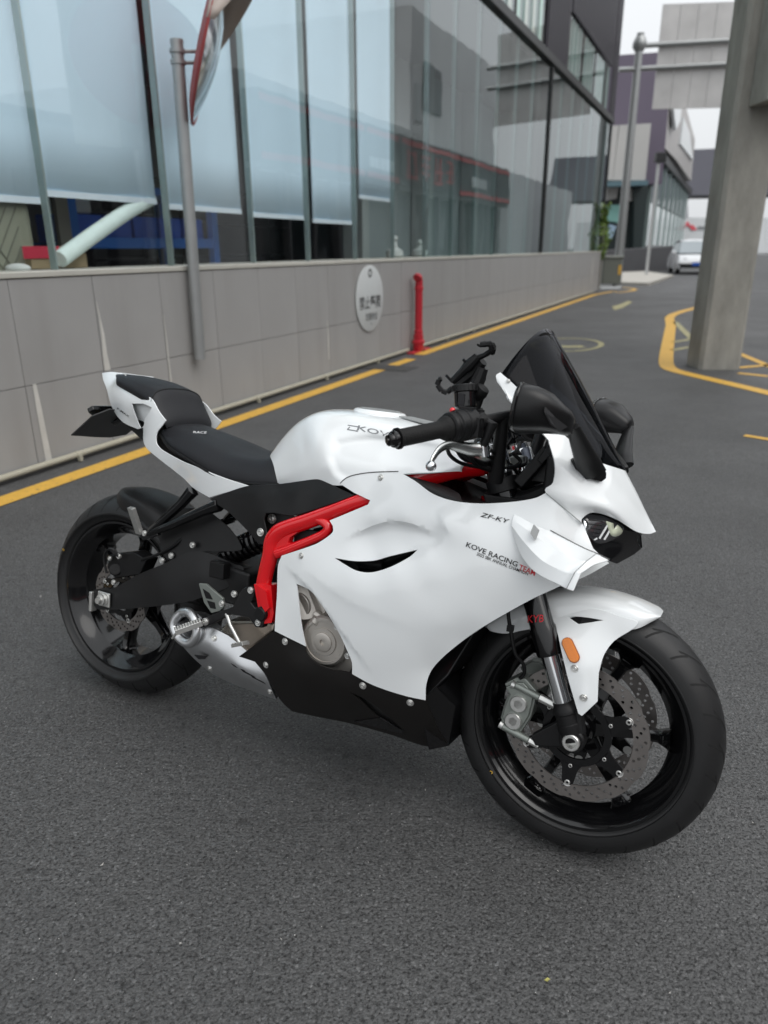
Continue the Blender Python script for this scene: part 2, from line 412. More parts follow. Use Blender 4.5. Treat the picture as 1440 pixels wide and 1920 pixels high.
# --- wheels
YA = (0, -1, 0)   # wheel axis towards the bike's right
def tyre_profile(Ro, wd, rim):
    pr = []
    hw = wd / 2
    for t in np.linspace(-1, 1, 17):
        a = t * 1.22; pr.append((Ro - hw * 1.0 * (1 - math.cos(a)) * 1.02, hw * math.sin(a) / math.sin(1.22)))
    side = [(Ro - .056, hw * 1.0), (Ro - .0565, hw * 1.012), (Ro - .0585, hw * 1.012), (Ro - .059, hw * .99), (rim + .009, hw * .88), (rim + .0085, hw * .895), (rim + .006, hw * .885), (rim + .004, hw * .83), (rim - .004, hw * .72), (rim - .012, hw * .70)]
    return [(r, -y) for r, y in side[::-1]] + pr + side
def make_wheel(name, c, Ro, wd, rimw, nsp, hub_r, phase, mtx=None, spoke_dish=0.0):
    hw = rimw / 2; r0 = .2315
    k = MB()
    prof = [(r0, hw), (r0, hw - .006), (r0 - .010, hw - .010), (r0 - .016, hw - .020), (r0 - .030, hw - .034), (r0 - .036, 0), (r0 - .030, -hw + .034), (r0 - .016, -hw + .020), (r0 - .010, -hw + .010), (r0, -hw + .006), (r0, -hw),
            (r0 - .006, -hw), (r0 - .018, -hw + .012), (r0 - .024, -hw + .022), (r0 - .040, -hw + .040), (r0 - .044, 0), (r0 - .040, hw - .040), (r0 - .024, hw - .022), (r0 - .018, hw - .012), (r0 - .006, hw)]
    k.lathe(c, YA, prof, 96, closed=True)
    # hub
    k.lathe(c, YA, [(.018, .062), (hub_r * .75, .062), (hub_r * .8, .05), (hub_r, .040), (hub_r * .86, .02), (hub_r * .86, -.02), (hub_r, -.040), (hub_r * .8, -.05), (hub_r * .75, -.062), (.018, -.062)], 32, closed=True)
    wl = build(k, name, blackgloss, bike, angle=30)
    if mtx is not None: wl.matrix_local = mtx
    build(MB().lathe(c, YA, tyre_profile(Ro, wd, r0), 128, closed=True), 'tyre', rubber, wl, angle=50)
    sp = None
    for i in range(nsp):
        a = phase + 2 * math.pi * i / nsp
        e = np.array([math.cos(a), 0, math.sin(a)]); t = np.array([-math.sin(a), 0, math.cos(a)]); y = np.array([0, 1.0, 0])
        s_ = MB(); rings = []
        for r, wt, wy, tw in [(hub_r * .8, .021, .030, 0), (.085, .015, .025, .002), (.13, .0115, .020, .003), (.165, .0115, .020, .002), (.184, .019, .026, 0), (.190, .026, .032, 0)]:
            q = c + e * r + t * tw
            rings.append([q + t * wt * x + y * wy * z for x, z in [(-1, -.6), (-.7, -1), (.7, -1), (1, -.6), (1, .6), (.7, 1), (-.7, 1), (-1, .6)]])
        G = np.array(rings); m_, n_ = G.shape[:2]
        s_.add(G.reshape(-1, 3), [(q * n_ + j, q * n_ + (j + 1) % n_, (q + 1) * n_ + (j + 1) % n_, (q + 1) * n_ + j) for q in range(m_ - 1) for j in range(n_)])
        build(s_, 'spoke', blackgloss, wl, angle=50)
    # tread sipes: thin dark slots following the tread
    g = MB(); hwy = wd / 2
    for i in range(26):
        a0 = 2 * math.pi * i / 26
        for sg in (-1, 1):
            for (y0, y1, da, off, wdt) in ((.18, .66, .17, 0, .0034), (.55, .95, .07, .11, .0026)):
                L = []
                for q in np.linspace(0, 1, 7):
                    ya = (y0 + (y1 - y0) * q); ang = math.asin(min(.999, ya * math.sin(1.22))); r = Ro - hwy * (1 - math.cos(ang)) * 1.02 + .0006
                    th = a0 + off + da * q + (0.06 if sg < 0 else 0)
                    L.append((r, th, sg * ya * hwy))
                V = []
                for r, th, y in L:
                    for d_ in (-wdt, wdt): V.append(c + np.array([r * math.cos(th + d_ / r), -y, r * math.sin(th + d_ / r)]))
                g.add(V, [(2 * q, 2 * q + 1, 2 * q + 3, 2 * q + 2) for q in range(6)])
    build(g, 'tread_groove', mat_groove, wl, angle=0, recalc=False, kind='stuff')
    # balance dot on the tyre
    return wl
mat_groove = mat('tread_groove_dark', (.006, .006, .006), .8)
def make_disc(parent, c, y, Ro, Ri, n_wave, wave, rows, nh, bolts_r, carrier, sgn, name='brake_disc'):
    """scalloped brake disc in the wheel plane at lateral position y"""
    th = np.linspace(0, 2 * math.pi, n_wave * 12 + 1)[:-1]
    ph = np.abs(((th * n_wave / (2 * math.pi)) % 1) - .5) * 2
    ro = Ro - wave * np.clip((ph - .62) / .38, 0, 1) ** .8 * np.clip((1.0 - ph) / .12 + .55, 0, 1)
    ri = Ri + .0 * th
    outl = np.c_[ro * np.cos(th), ro * np.sin(th)]; inn = np.c_[ri * np.cos(th), ri * np.sin(th)][::2]
    holes = [inn]
    for ring, r in enumerate(rows):
        for q in range(nh):
            a = 2 * math.pi * (q + ring / len(rows)) / nh
            b = np.linspace(0, 2 * math.pi, 9)[:-1]; holes.append(np.c_[r * math.cos(a) + .0036 * np.cos(b), r * math.sin(a) + .0036 * np.sin(b)])
    V, F = fill2d(outl, holes, .03)
    mb = MB().add(np.c_[c[0] + V[:, 0], np.full(len(V), y), c[2] + V[:, 1]], F)
    d = build(mb, name, discm, parent, angle=0, solid=.0048, offs=0)
    return d
def make_carrier(parent, c, y, r_in, r_out, n, phase, sgn, br):
    k = MB(); nrm = np.array([0, -sgn, 0.0])
    th = np.linspace(0, 2 * math.pi, 49)[:-1]
    # ring
    k.lathe(c + np.array([0, y, 0]), nrm, [(r_in, -.003), (r_in, .003), (r_in + .016, .003), (r_in + .016, -.003)], 48, closed=True)
    for i in range(n):
        a = phase + 2 * math.pi * i / n
        e = np.array([math.cos(a), 0, math.sin(a)]); t = np.array([-math.sin(a), 0, math.cos(a)])
        q = lambda r, s: c + np.array([0, y, 0]) + e * r + t * s - nrm * .003
        k.prism([q(r_in + .012, -.024), q(r_in + .026, -.017), q(r_out - .006, -.013), q(r_out, -.008), q(r_out, .008), q(r_out - .006, .013), q(r_in + .026, .017), q(r_in + .012, .024)], nrm * .006)
    o = build(k, 'disc_carrier', blackgloss, parent, angle=30)
    for i in range(n):
        a = phase + 2 * math.pi * i / n; e = np.array([math.cos(a), 0, math.sin(a)])
        bolt(c + np.array([0, y, 0]) + e * (r_out - .004) + nrm * .002, nrm, .0098, parent)
        bolt(c + np.array([0, y, 0]) + e * (r_in + .018) + nrm * .002, nrm, .0072, parent)
    return o
fw = make_wheel('front_wheel', AX, FR, .120, .100, 6, .036, R_(5), S4)
rw_c = np.array([0, 0, RR])
rw = make_wheel('rear_wheel', rw_c, RR, .182, .155, 6, .05, R_(20))
for s in (1, -1):
    make_disc(fw, AX, -.066 * s, .1545, .120, 12, .0045, (.128, .1365, .145), 30, .1, None, s)
    make_carrier(fw, AX, -.066 * s, .060, .122, 6, R_(28), s, 0)
make_disc(rw, rw_c, -.068, .110, .078, 10, .005, (.086, .0935, .101), 22, .1, None, 1)
make_carrier(rw, rw_c, -.068, .045, .080, 5, R_(10), 1, 0)
def tyre_dot(wl, c, ang, r, y):
    a = R_(ang); p = c + np.array([r * math.cos(a), y, r * math.sin(a)])
    k = MB().lathe(p, (0, -1, 0), [(.0022, .0), (.0022, .0012), (.0042, .0012), (.0042, 0)], 20, closed=True)
    build(k, 'balance_dot', mat_gold, wl)
mat_gold = mat('yellow_paint_dot', (.55, .33, .05), .5)
q = PF(920, 1449, .0605) - AX; tyre_dot(fw, AX, math.degrees(math.atan2(q[2], q[0])), math.hypot(q[0], q[2]), -.0575)
q = P(122, 1030, .085) - rw_c; tyre_dot(rw, rw_c, math.degrees(math.atan2(q[2], q[0])), min(math.hypot(q[0], q[2]), .262), -.0905)

# --- fork
fdir = np.array([-math.sin(RAKE), 0, math.cos(RAKE)])
def fork_leg(s):
    y = -.105 * s
    # leg axis measured on the photo's right leg
    a = PF(1071, 1372, .105); b = PF(948, 925, .105); d = (b - a) / np.linalg.norm(b - a)
    a = np.array([a[0], y, a[2]])
    at = lambda u, v: float((PF(u, v, .105) - np.array([a[0], -.105, a[2]])) @ d)
    t1, t2, t3, t4 = at(1062, 1318), at(1036, 1222), at(1012, 1150), at(1030, 1195)
    k = MB().lathe(a, d, [(.0200, t1 - .03), (.0200, t2 + .03)], 32)
    leg = steered(build(k, 'fork_leg', chrome, bike))
    k = MB().lathe(a, d, [(.020, t2 - .006), (.0275, t2 - .004), (.0285, t2 + .004), (.0275, t2 + .012), (.0290, t2 + .055), (.0265, t2 + .062), (.0265, .60), (.0, .60)], 32)
    tube = build(k, 'fork_tube', blackgloss, leg, angle=30)
    k = MB().lathe(a, d, [(.0, t1 - .085), (.024, t1 - .08), (.0262, t1 - .05), (.0262, t1 - .044), (.0245, t1 - .042), (.0245, t1 - .022), (.0262, t1 - .02), (.0262, t1 - .010), (.0225, t1 - .004), (.0225, t1 + .004), (.019, t1 + .006)], 32)
    # axle lug
    c = np.array([AX[0], y, AX[2]])
    k.lathe(c + np.array([0, .018 * s, 0]), (0, -s, 0), [(.0255, 0), (.0275, .004), (.0275, .030), (.024, .034), (.0205, .034), (.0195, .026), (.0, .026)], 28)
    m1 = a + d * (t1 - .075)
    for sx in (-1, 1):
        k.tube([c + np.array([sx * .019, 0, .006]), m1 + np.array([sx * .017, 0, 0])], [.009, .010], 10)
    k.tube([c + np.array([.012, 0, .02]), c + np.array([.0, 0, .07])], [.014, .012], 10)
    build(k, 'fork_foot', plastic, leg, angle=35)
    k = MB().lathe(c, (0, -s, 0), [(.0185, .004), (.0185, .024), (.0165, .026), (.0115, .026), (.0105, .010), (.0, .010)], 6 * 4)
    build(k, 'axle_nut', steel, leg, angle=25)
    return leg, a, d, t3
forkR, fa, fd, ft = fork_leg(1); fork_leg(-1)
# red maker's mark on the right outer tube
def cyl_map(u, v):
    # point on the outer tube nearest the sight line
    o = SR.T @ (BO - ST); dd = SR.T @ (BR.T @ ray(u, v)); dd = dd / np.linalg.norm(dd)
    r = .0297; w0 = o - fa; A = dd - fd * (dd @ fd); Bq = w0 - fd * (w0 @ fd)
    aa, bb, cc_ = A @ A, 2 * A @ Bq, Bq @ Bq - r * r; D = max(bb * bb - 4 * aa * cc_, 0)
    return o + dd * ((-bb - math.sqrt(D)) / (2 * aa))
lettering('KYB', (989, 1168), (30, -2), (1, -14), cyl_map, redink, forkR)

# --- front mudguard (rides with the fork)
rows = []
for ang, r_c, hwid, r_lo in [(65.5, .3165, .030, .314), (67.5, .3165, .056, .300), (71, .3150, .074, .276), (78, .3135, .079, .256), (88, .3125, .080, .243), (100, .3125, .080, .240), (112, .3125, .080, .243), (124, .3115, .079, .250), (134, .3100, .077, .262), (140, .3090, .070, .285), (142, .3085, .055, .300)]:
    a = R_(ang); e = np.array([math.cos(a), 0, math.sin(a)]); row = []
    for t in (-1, -.99, -.90, -.66, -.33, 0, .33, .66, .90, .99, 1):
        at_ = abs(t); y = hwid * t
        f = {1: 1.0, .99: .52, .90: .20, .66: .065, .33: .016, 0: 0}[at_]
        r = r_c - (r_c - r_lo) * f
        row.append(AX + e * r + np.array([0, -y, 0]))
    rows.append(row)
mg = steered(build(MB().grid(crgrid(rows, 4)), 'front_mudguard', white, bike, angle=60, solid=.003, bevel=.0012))
gf = SteerField([(1045, 1165, .085), (1100, 1160, .087), (1170, 1170, .085), (1045, 1195, .112), (1100, 1195, .104), (1150, 1195, .090), (1060, 1250, .124), (1095, 1250, .124), (1122, 1250, .112), (1075, 1310, .126), (1100, 1310, .126), (1121, 1310, .116), (1090, 1343, .124)])
def guard(s):
    k = patch(gf, [(1034, 1152), (1070, 1142), (1120, 1142), (1165, 1156), (1196, 1166), (1186, 1180), (1152, 1202), (1133, 1228), (1123, 1262), (1121, 1315), (1091, 1343), (1084, 1338), (1062, 1262), (1047, 1195)], [([(1064, 1155), (1085, 1170), (1131, 1163), (1095, 1157)], (0, 1, 2))], hard=(8, 9, 10, 11), step=.010)
    return steered(build(sided(k, s), 'mudguard_fin', white, bike, angle=40, solid=.003, bevel=.001))
gR = guard(1); guard(-1)
q = [gf.at(u, v, -.004) for u, v in [(1060, 1150), (1085, 1176), (1138, 1162), (1095, 1152)]]
build(MB().prism(q, (0, .002, 0)), 'fin_vent', plastic, gR, angle=0)
for u, v in [(1077, 1254), (1094, 1309)]:
    q = gf.at(u, v, .0); bolt(q, gf.normal(q), .0085, gR)
# amber reflector, rounded slot shape
ra, rb = gf.at(1064, 1206, .003), gf.at(1076, 1232, .003); dv = (rb - ra) / np.linalg.norm(rb - ra); sv = np.cross(dv, gf.normal(ra)); nv = np.cross(sv, dv)
k = MB(); pl = []; pl2 = []
for c_, a0 in ((ra, math.pi), (rb, 0)):
    for t in np.linspace(-math.pi / 2, math.pi / 2, 9):
        pl.append(c_ + .0125 * (math.cos(t + a0) * dv + math.sin(t + a0) * sv)); pl2.append(c_ + .0105 * (math.cos(t + a0) * dv + math.sin(t + a0) * sv) + nv * .004)
k.prism(pl, -nv * .004)
rf_frame = build(k, 'reflector', mat('reflector_frame', (.35, .10, .01), .4), gR, angle=0)
k = MB(); k.prism(pl2, -nv * .005)
for i in range(9):
    t_ = i / 8; c_ = ra + (rb - ra) * t_ * 1.4 - dv * .007 + nv * .0042
    for s_ in (-1, 1): k.box(c_ + sv * .0045 * s_, (.0022, .0075, .0022), np.stack([dv * .75 + sv * .66 * s_, sv * .75 - dv * .66 * s_, nv], 1))
b_ = build(k, 'reflector_lens', amber, rf_frame, angle=0); b_.parent = gR

# --- front brake calipers
def caliper(s):
    y0 = -.088
    L = [(945, 1282), (968, 1270), (985, 1272), (1006, 1296), (1003, 1318), (996, 1345), (985, 1362), (972, 1380), (946, 1368), (938, 1345), (947, 1315), (955, 1298)]
    q = np.array([PF(u, v, .088) for u, v in L]); cen = q.mean(0)
    k = MB().prism(q, (0, .045, 0))
    k.prism(cen + (q - cen) * .86 + np.array([0, -.006, 0]), (0, .01, 0))
    # radial mounting posts
    p1, p2 = PF(966, 1284, .09), PF(1012, 1308, .09); k.rod(p1, p2, .0085, 14)
    p3, p4 = PF(942, 1361, .09), PF(992, 1388, .09); k.rod(p3, p4, .0085, 14)
    cal = steered(build(sided(k, s), 'brake_caliper', caliperm, bike, angle=30, bevel=.003))
    for u, v in [(973, 1319), (963, 1351)]:
        c = PF(u, v, .094); c = c * np.array([1, s, 1])
        k = MB().lathe(c, (0, -s, 0), [(.0, -.01), (.0190, -.01), (.0190, .006), (.0175, .008), (.0105, .008)], 28)
        k.lathe(c, (0, -s, 0), [(.0105, .008), (.0095, .003), (.0, .003)], 6)
        build(k, 'piston_cap', steel, cal, angle=25)
    for (u, v), (u2, v2), r in [((1012, 1308), (1040, 1322), .0095), ((992, 1388), (1010, 1398), .008), ((960, 1282), (966, 1285), .010), ((937, 1357), (943, 1361), .009)]:
        build(sided(MB().rod(PF(u, v, .09), PF(u2, v2, .09), r, 12), s), 'mount_bolt', steel, cal, angle=30)
    # bracket from fork foot
    L = [(995, 1380), (1048, 1352), (1062, 1366), (1058, 1402), (1003, 1399)]
    k = MB().prism([PF(u, v, .100) for u, v in L], (0, .022, 0))
    build(sided(k, s), 'caliper_bracket', plastic, cal, angle=20, bevel=.003)
    k = MB(); k.tube(smooth([PF(952, 1100, .11), PF(953, 1150, .112), PF(958, 1185, .112), PF(966, 1225, .11), PF(981, 1245, .10), PF(983, 1262, .095), PF(975, 1272, .09)]), .0042, 10)
    hb = PF(957, 1178, .111); k.box(hb, (.014, .012, .014))
    build(sided(k, s), 'brake_hose', plastic, cal)
caliper(1); caliper(-1)

# --- main side fairings
ff = Field([
 # seam and upper edge
 (636, 906, .190), (655, 893, .190), (693, 886, .192), (748, 884, .196), (780, 903, .205), (815, 928, .212), (850, 940, .214), (900, 944, .214), (960, 942, .214), (1010, 932, .214), (1026, 922, .215), (1055, 955, .205), (1093, 983, .170),
 # shoulder
 (663, 925, .204), (700, 935, .214), (760, 925, .217), (820, 955, .224), (900, 968, .228), (700, 965, .228), (760, 972, .238), (830, 978, .244), (885, 985, .242), (940, 1000, .238), (1000, 985, .228), (1060, 1000, .205),
 # recess below the shoulder
 (640, 1005, .226), (700, 1000, .226), (760, 995, .230), (820, 1003, .236), (640, 1035, .232), (700, 1030, .228), (760, 1025, .232), (810, 1020, .240),
 # body side
 (525, 1045, .214), (560, 1035, .222), (600, 1060, .236), (660, 1072, .248), (740, 1072, .254), (800, 1050, .252), (870, 1030, .250), (900, 1060, .252), (960, 1040, .240), (1000, 1070, .226), (1060, 1055, .205), (1110, 1050, .180), (1140, 1055, .160),
 (522, 1110, .218), (519, 1160, .222), (540, 1150, .226), (556, 1095, .230), (600, 1115, .244), (660, 1130, .254), (720, 1130, .258), (800, 1110, .256), (880, 1110, .250), (950, 1110, .236), (1010, 1105, .222), (1070, 1090, .196),
 (640, 1180, .246), (690, 1190, .250), (760, 1180, .252), (830, 1170, .248), (900, 1160, .236), (660, 1240, .236), (720, 1250, .234), (780, 1240, .230), (830, 1215, .228),
 (515, 1183, .222), (570, 1210, .226), (655, 1262, .228), (700, 1286, .222), (760, 1306, .212), (798, 1313, .204), (800, 1280, .210), (808, 1256, .212), (870, 1200, .222), (940, 1155, .226), (1000, 1122, .222), (1048, 1100, .212)])
FAIR = [(636, 906), (655, 893), (693, 886), (748, 884), (780, 903), (812, 926), (850, 939), (900, 944), (960, 941), (1003, 934), (1024, 924), (1056, 954), (1093, 983), (1112, 1028), (1142, 1056), (1095, 1082), (1048, 1100),
        (1000, 1122), (940, 1155), (905, 1176), (870, 1200), (832, 1231), (809, 1257), (799, 1285), (798, 1313), (760, 1305), (700, 1285), (660, 1264), (659, 1243), (652, 1226), (632, 1186), (606, 1142), (582, 1110), (554, 1095), (559, 1130), (565, 1175), (573, 1212), (515, 1183),
        (519, 1120), (521, 1062), (528, 1042), (590, 1021), (612, 1008), (624, 997), (624, 986), (618, 976), (690, 946), (694, 938), (664, 924)]
VENT = [(627, 1046), (665, 1052), (701, 1051), (730, 1043), (782, 1031), (768, 1044), (732, 1063), (698, 1073), (672, 1071), (649, 1060)]
CLUT = [(554, 1095), (582, 1110), (606, 1142), (632, 1186), (652, 1226), (658, 1240), (650, 1255), (640, 1251), (600, 1230), (574, 1211), (565, 1175), (559, 1130)]
RIDGE = smooth(PS([(632, 1017, .23), (668, 999, .23), (703, 984, .23), (735, 977, .233), (765, 980, .236), (800, 994, .239), (838, 1011, .242)])[:, [0, 2]], 6)
def polyline(L, st=.009):
    a = PS(L)[:, [0, 2]]; o = []
    for i in range(len(a) - 1):
        n = max(1, int(np.linalg.norm(a[i + 1] - a[i]) / st)); o += [a[i] + (a[i + 1] - a[i]) * j / n for j in range(n)]
    return np.array(o + [a[-1]])
CREASE = polyline([(534, 1058, .22), (584, 1106, .238), (632, 1172, .244), (672, 1226, .240), (706, 1272, .228)])
CREASE2 = polyline([(566, 1062, .232), (604, 1094, .243), (662, 1130, .252), (740, 1164, .256), (800, 1186, .252)])
CREASE3 = polyline([(822, 966, .238), (834, 984, .241), (848, 1006, .242)])
def side_of(V, pts):
    """distance to a styling line, which side, and how far along it (0..1)"""
    dd = np.full(len(V), 9.0); sd_ = np.zeros(len(V)); tt_ = np.zeros(len(V)); n = len(pts) - 1
    for i in range(n):
        ab = pts[i + 1] - pts[i]; l = np.linalg.norm(ab); ab = ab / l; t = np.clip((V - pts[i]) @ ab, 0, l); c = pts[i] + t[:, None] * ab
        k = np.linalg.norm(V - c, axis=1); m = k < dd - 1e-9; dd[m] = k[m]; sd_[m] = ((V - c) @ np.array([-ab[1], ab[0]]))[m]; tt_[m] = (i + t[m] / l) / n
    return dd, sd_, tt_
def crease(V):
    d, s_, t = side_of(V, RIDGE); g = np.clip(t * 4, 0, 1) * np.clip((1 - t) * 4, 0, 1); g = g * g * (3 - 2 * g)
    dn = np.where(s_ < 0, d, 0)
    o = -.0066 * g * (dn / .016) * np.exp(1 - dn / .016)
    d, s_, t = side_of(V, CREASE); g = np.clip(t * 6, 0, 1) * np.clip((1 - t) * 3, 0, 1)
    dn = np.where(s_ < 0, d, 0)
    o += -.0045 * g * (dn / .016) * np.exp(1 - dn / .016)
    d, s_, t = side_of(V, CREASE2); g = np.clip(t * 4, 0, 1) * np.clip((1 - t) * 2.2, 0, 1); dn = np.where(s_ < 0, d, 0)
    o += -.0022 * g * (dn / .034) * np.exp(1 - dn / .034)
    d, s_, t = side_of(V, CREASE3); g = np.clip(t * 3, 0, 1) * np.clip((1 - t) * 3, 0, 1); dn = np.where(s_ < 0, d, 0)
    o += -.0018 * g * (dn / .010) * np.exp(1 - dn / .010)
    return o
def side_fairing(s):
    k = patch(ff, FAIR, [(VENT, (0, 4))], hard=(0, 3, 10, 12, 13, 14, 16, 24, 27, 33, 36, 37, 40, 44, 45, 46, 47, 48), step=.0085, mod=crease, lines=(RIDGE, CREASE, CREASE2, CREASE3))
    o = build(sided(k, s), 'side_fairing', white, bike, angle=55, solid=.0032, bevel=.0014)
    return o
fairR = side_fairing(1); fairL = side_fairing(-1)
class FM:
    pass
def fmap(u, v):
    q = ff.at(u, v, .0008); x = q[[0, 2]][None]; return P(u, v, -q[1] + float(crease(x)[0]) + .0008)
for u, v in [(713, 895), (564, 1042)]:
    q = fmap(u, v); bolt(q, ff.normal(q), .0075, fairR)
def wide(s): return s
lettering('ZF-KY', (900, 968), (51, 13), (5, -7), fmap, ink, fairR)
lettering('KOVE RACING', (873, 1025), (96, 38), (3, -9), fmap, ink, fairR)
lettering('TEAM', (972, 1068), (30, 12), (3, -10), fmap, redink, fairR)
lettering('2025 SBK ANNUAL CHAMPION', (893, 1041), (96, 38), (2, -5.5), fmap, ink, fairR)

# --- winglets
wg = np.array([PS([(963, 964, .226), (960, 974, .232), (958, 984, .237), (961, 1003, .240)]),
      PS([(1000, 978, .222), (992, 996, .246), (984, 1018, .258), (978, 1044, .256)]),
      PS([(1046, 1003, .216), (1034, 1026, .254), (1018, 1052, .274), (1004, 1074, .272)]),
      PS([(1094, 1028, .206), (1080, 1048, .256), (1062, 1073, .286), (1048, 1097, .290)]),
      PS([(1118, 1038, .198), (1100, 1052, .252), (1078, 1073, .290), (1062, 1104, .298)]),
      PS([(1143, 1050, .185), (1116, 1058, .238), (1090, 1073, .288), (1074, 1108, .304)])])
def winglet(s):
    G = cr1(wg, np.linspace(0, 5, 26)); G = np.swapaxes(np.array([np.swapaxes(G, 0, 1)[int(min(t, 2.999))] * (1 - (t - int(min(t, 2.999)))) + np.swapaxes(G, 0, 1)[int(min(t, 2.999)) + 1] * (t - int(min(t, 2.999))) for t in (0, .5, 1, 1.33, 1.67, 2, 2.5, 3)]), 0, 1)
    k = MB().grid(G)
    o = build(sided(k, s), 'winglet', white, bike, angle=13, solid=.004, bevel=.002)
    # seam line of the tip section
    L = G[4 * 5, :] ; 
    t = MB().tube(np.array([p + np.array([0, -.0004, .0002]) for p in L]), .0009, 6); build(sided(t, s), 'seam', greyseam, o)
    t = MB().tube(G[3:, 0] + np.array([0, -.0006, .0012]), .0010, 6); build(sided(t, s), 'seam', seam_dark, o)
    q = PS([(1000, 984, .2555), (1010, 995, .254), (1003, 1013, .2635), (994, 1000, .264)])
    t = MB().prism(q + np.array([0, -.0, 0]), (0, .006, 0)); build(sided(t, s), 'winglet_vent', greyseam, o, angle=0)  # raised grey piece; its colour stands for the shaded opening
greyseam = mat('grey_plastic', (.28, .29, .29), .5); seam_dark = mat('panel_gap', (.10, .10, .10), .7)  # one even grey for seams, vent pieces and cap parts
winglet(1); winglet(-1)

# --- nose cowl
rowsN = [PS([(1172, 882, 0), (1152, 876, .05), (1130, 868, .09), (1100, 850, .13), (1068, 824, .172), (1047, 817, .190), (1028, 825, .206)]),
         PS([(1187, 910, 0), (1165, 908, .06), (1140, 903, .11), (1105, 893, .152), (1072, 878, .186), (1052, 866, .202), (1041, 872, .213)]),
         PS([(1201, 938, 0), (1182, 940, .058), (1155, 938, .108), (1120, 928, .153), (1085, 918, .188), (1055, 908, .206), (1037, 905, .215)]),
         PS([(1215, 967, 0), (1199, 970, .042), (1172, 965, .092), (1138, 952, .143), (1103, 945, .178), (1062, 940, .203), (1024, 925, .2165)]),
         PS([(1230, 997, 0), (1216, 1001, .022), (1192, 996, .062), (1152, 972, .112), (1112, 961, .152), (1092, 972, .172), (1091, 983, .178)])]
GN = crgrid(np.array(rowsN), 5)
# centre stays on the symmetry plane
band = [PS([(938, 698, .199), (965, 722, .203), (1000, 757, .196), (1035, 795, .184), (1066, 823, .1725)]), PS([(930, 704, .203), (948, 736, .209), (982, 772, .207), (1010, 798, .205), (1047, 819, .191)]), PS([(932, 716, .205), (964, 758, .211), (992, 787, .211), (1012, 806, .210), (1030, 827, .2068)])]
GB = crgrid(np.array(band), 5)
k = MB(); k.grid(GN); GNm = GN.copy(); GNm[..., 1] *= -1; k.grid(GNm, True)
k.grid(GB); GBm = GB.copy(); GBm[..., 1] *= -1; k.grid(GBm, True)
nose = build(k, 'nose_cowl', white, bike, angle=60, solid=.0032, bevel=.0013)
q = P(953, 714, .205); bolt(q + np.array([0, -.001, 0]), (0, -1, .2), .004, nose)
# seam between nose cowl and side fairing, both sides
for s in (1, -1):
    t = MB().tube(np.array([P(u, v, w_ + .0012) for u, v, w_ in [(1024, 925, .2165), (1047, 944, .208), (1070, 963, .195), (1092, 982, .178)]]) * np.array([1, s, 1]), .0010, 6); build(t, 'seam', greyseam, nose)

# --- windscreen
cen = PS([(1172, 882, 0), (1149, 840, 0), (1123, 790, 0), (1100, 745, 0), (1078, 702, 0), (1055, 660, 0), (1032, 618, 0)])
edge = PS([(1168, 879, .012), (1132, 868, .09), (1098, 848, .134), (1062, 812, .168), (1020, 772, .187), (978, 735, .197), (940, 701, .198)])
rowsS = []
for i in range(7):
    r = []
    for t in np.linspace(0, 1, 9):
        a = t * math.pi / 2; f = t ** 1.75; g = t ** .82
        p_ = cen[i] + (edge[i] - cen[i]) * np.array([f, g, f]); r.append(p_)
    rowsS.append(r)
GS = crgrid(np.array(rowsS), 3); GSm = GS[:, ::-1].copy(); GSm[..., 1] *= -1
k = MB().grid(np.concatenate([GSm[:, :-1], GS], 1))
build(k, 'windscreen', screen_m, bike, angle=60, solid=.003)

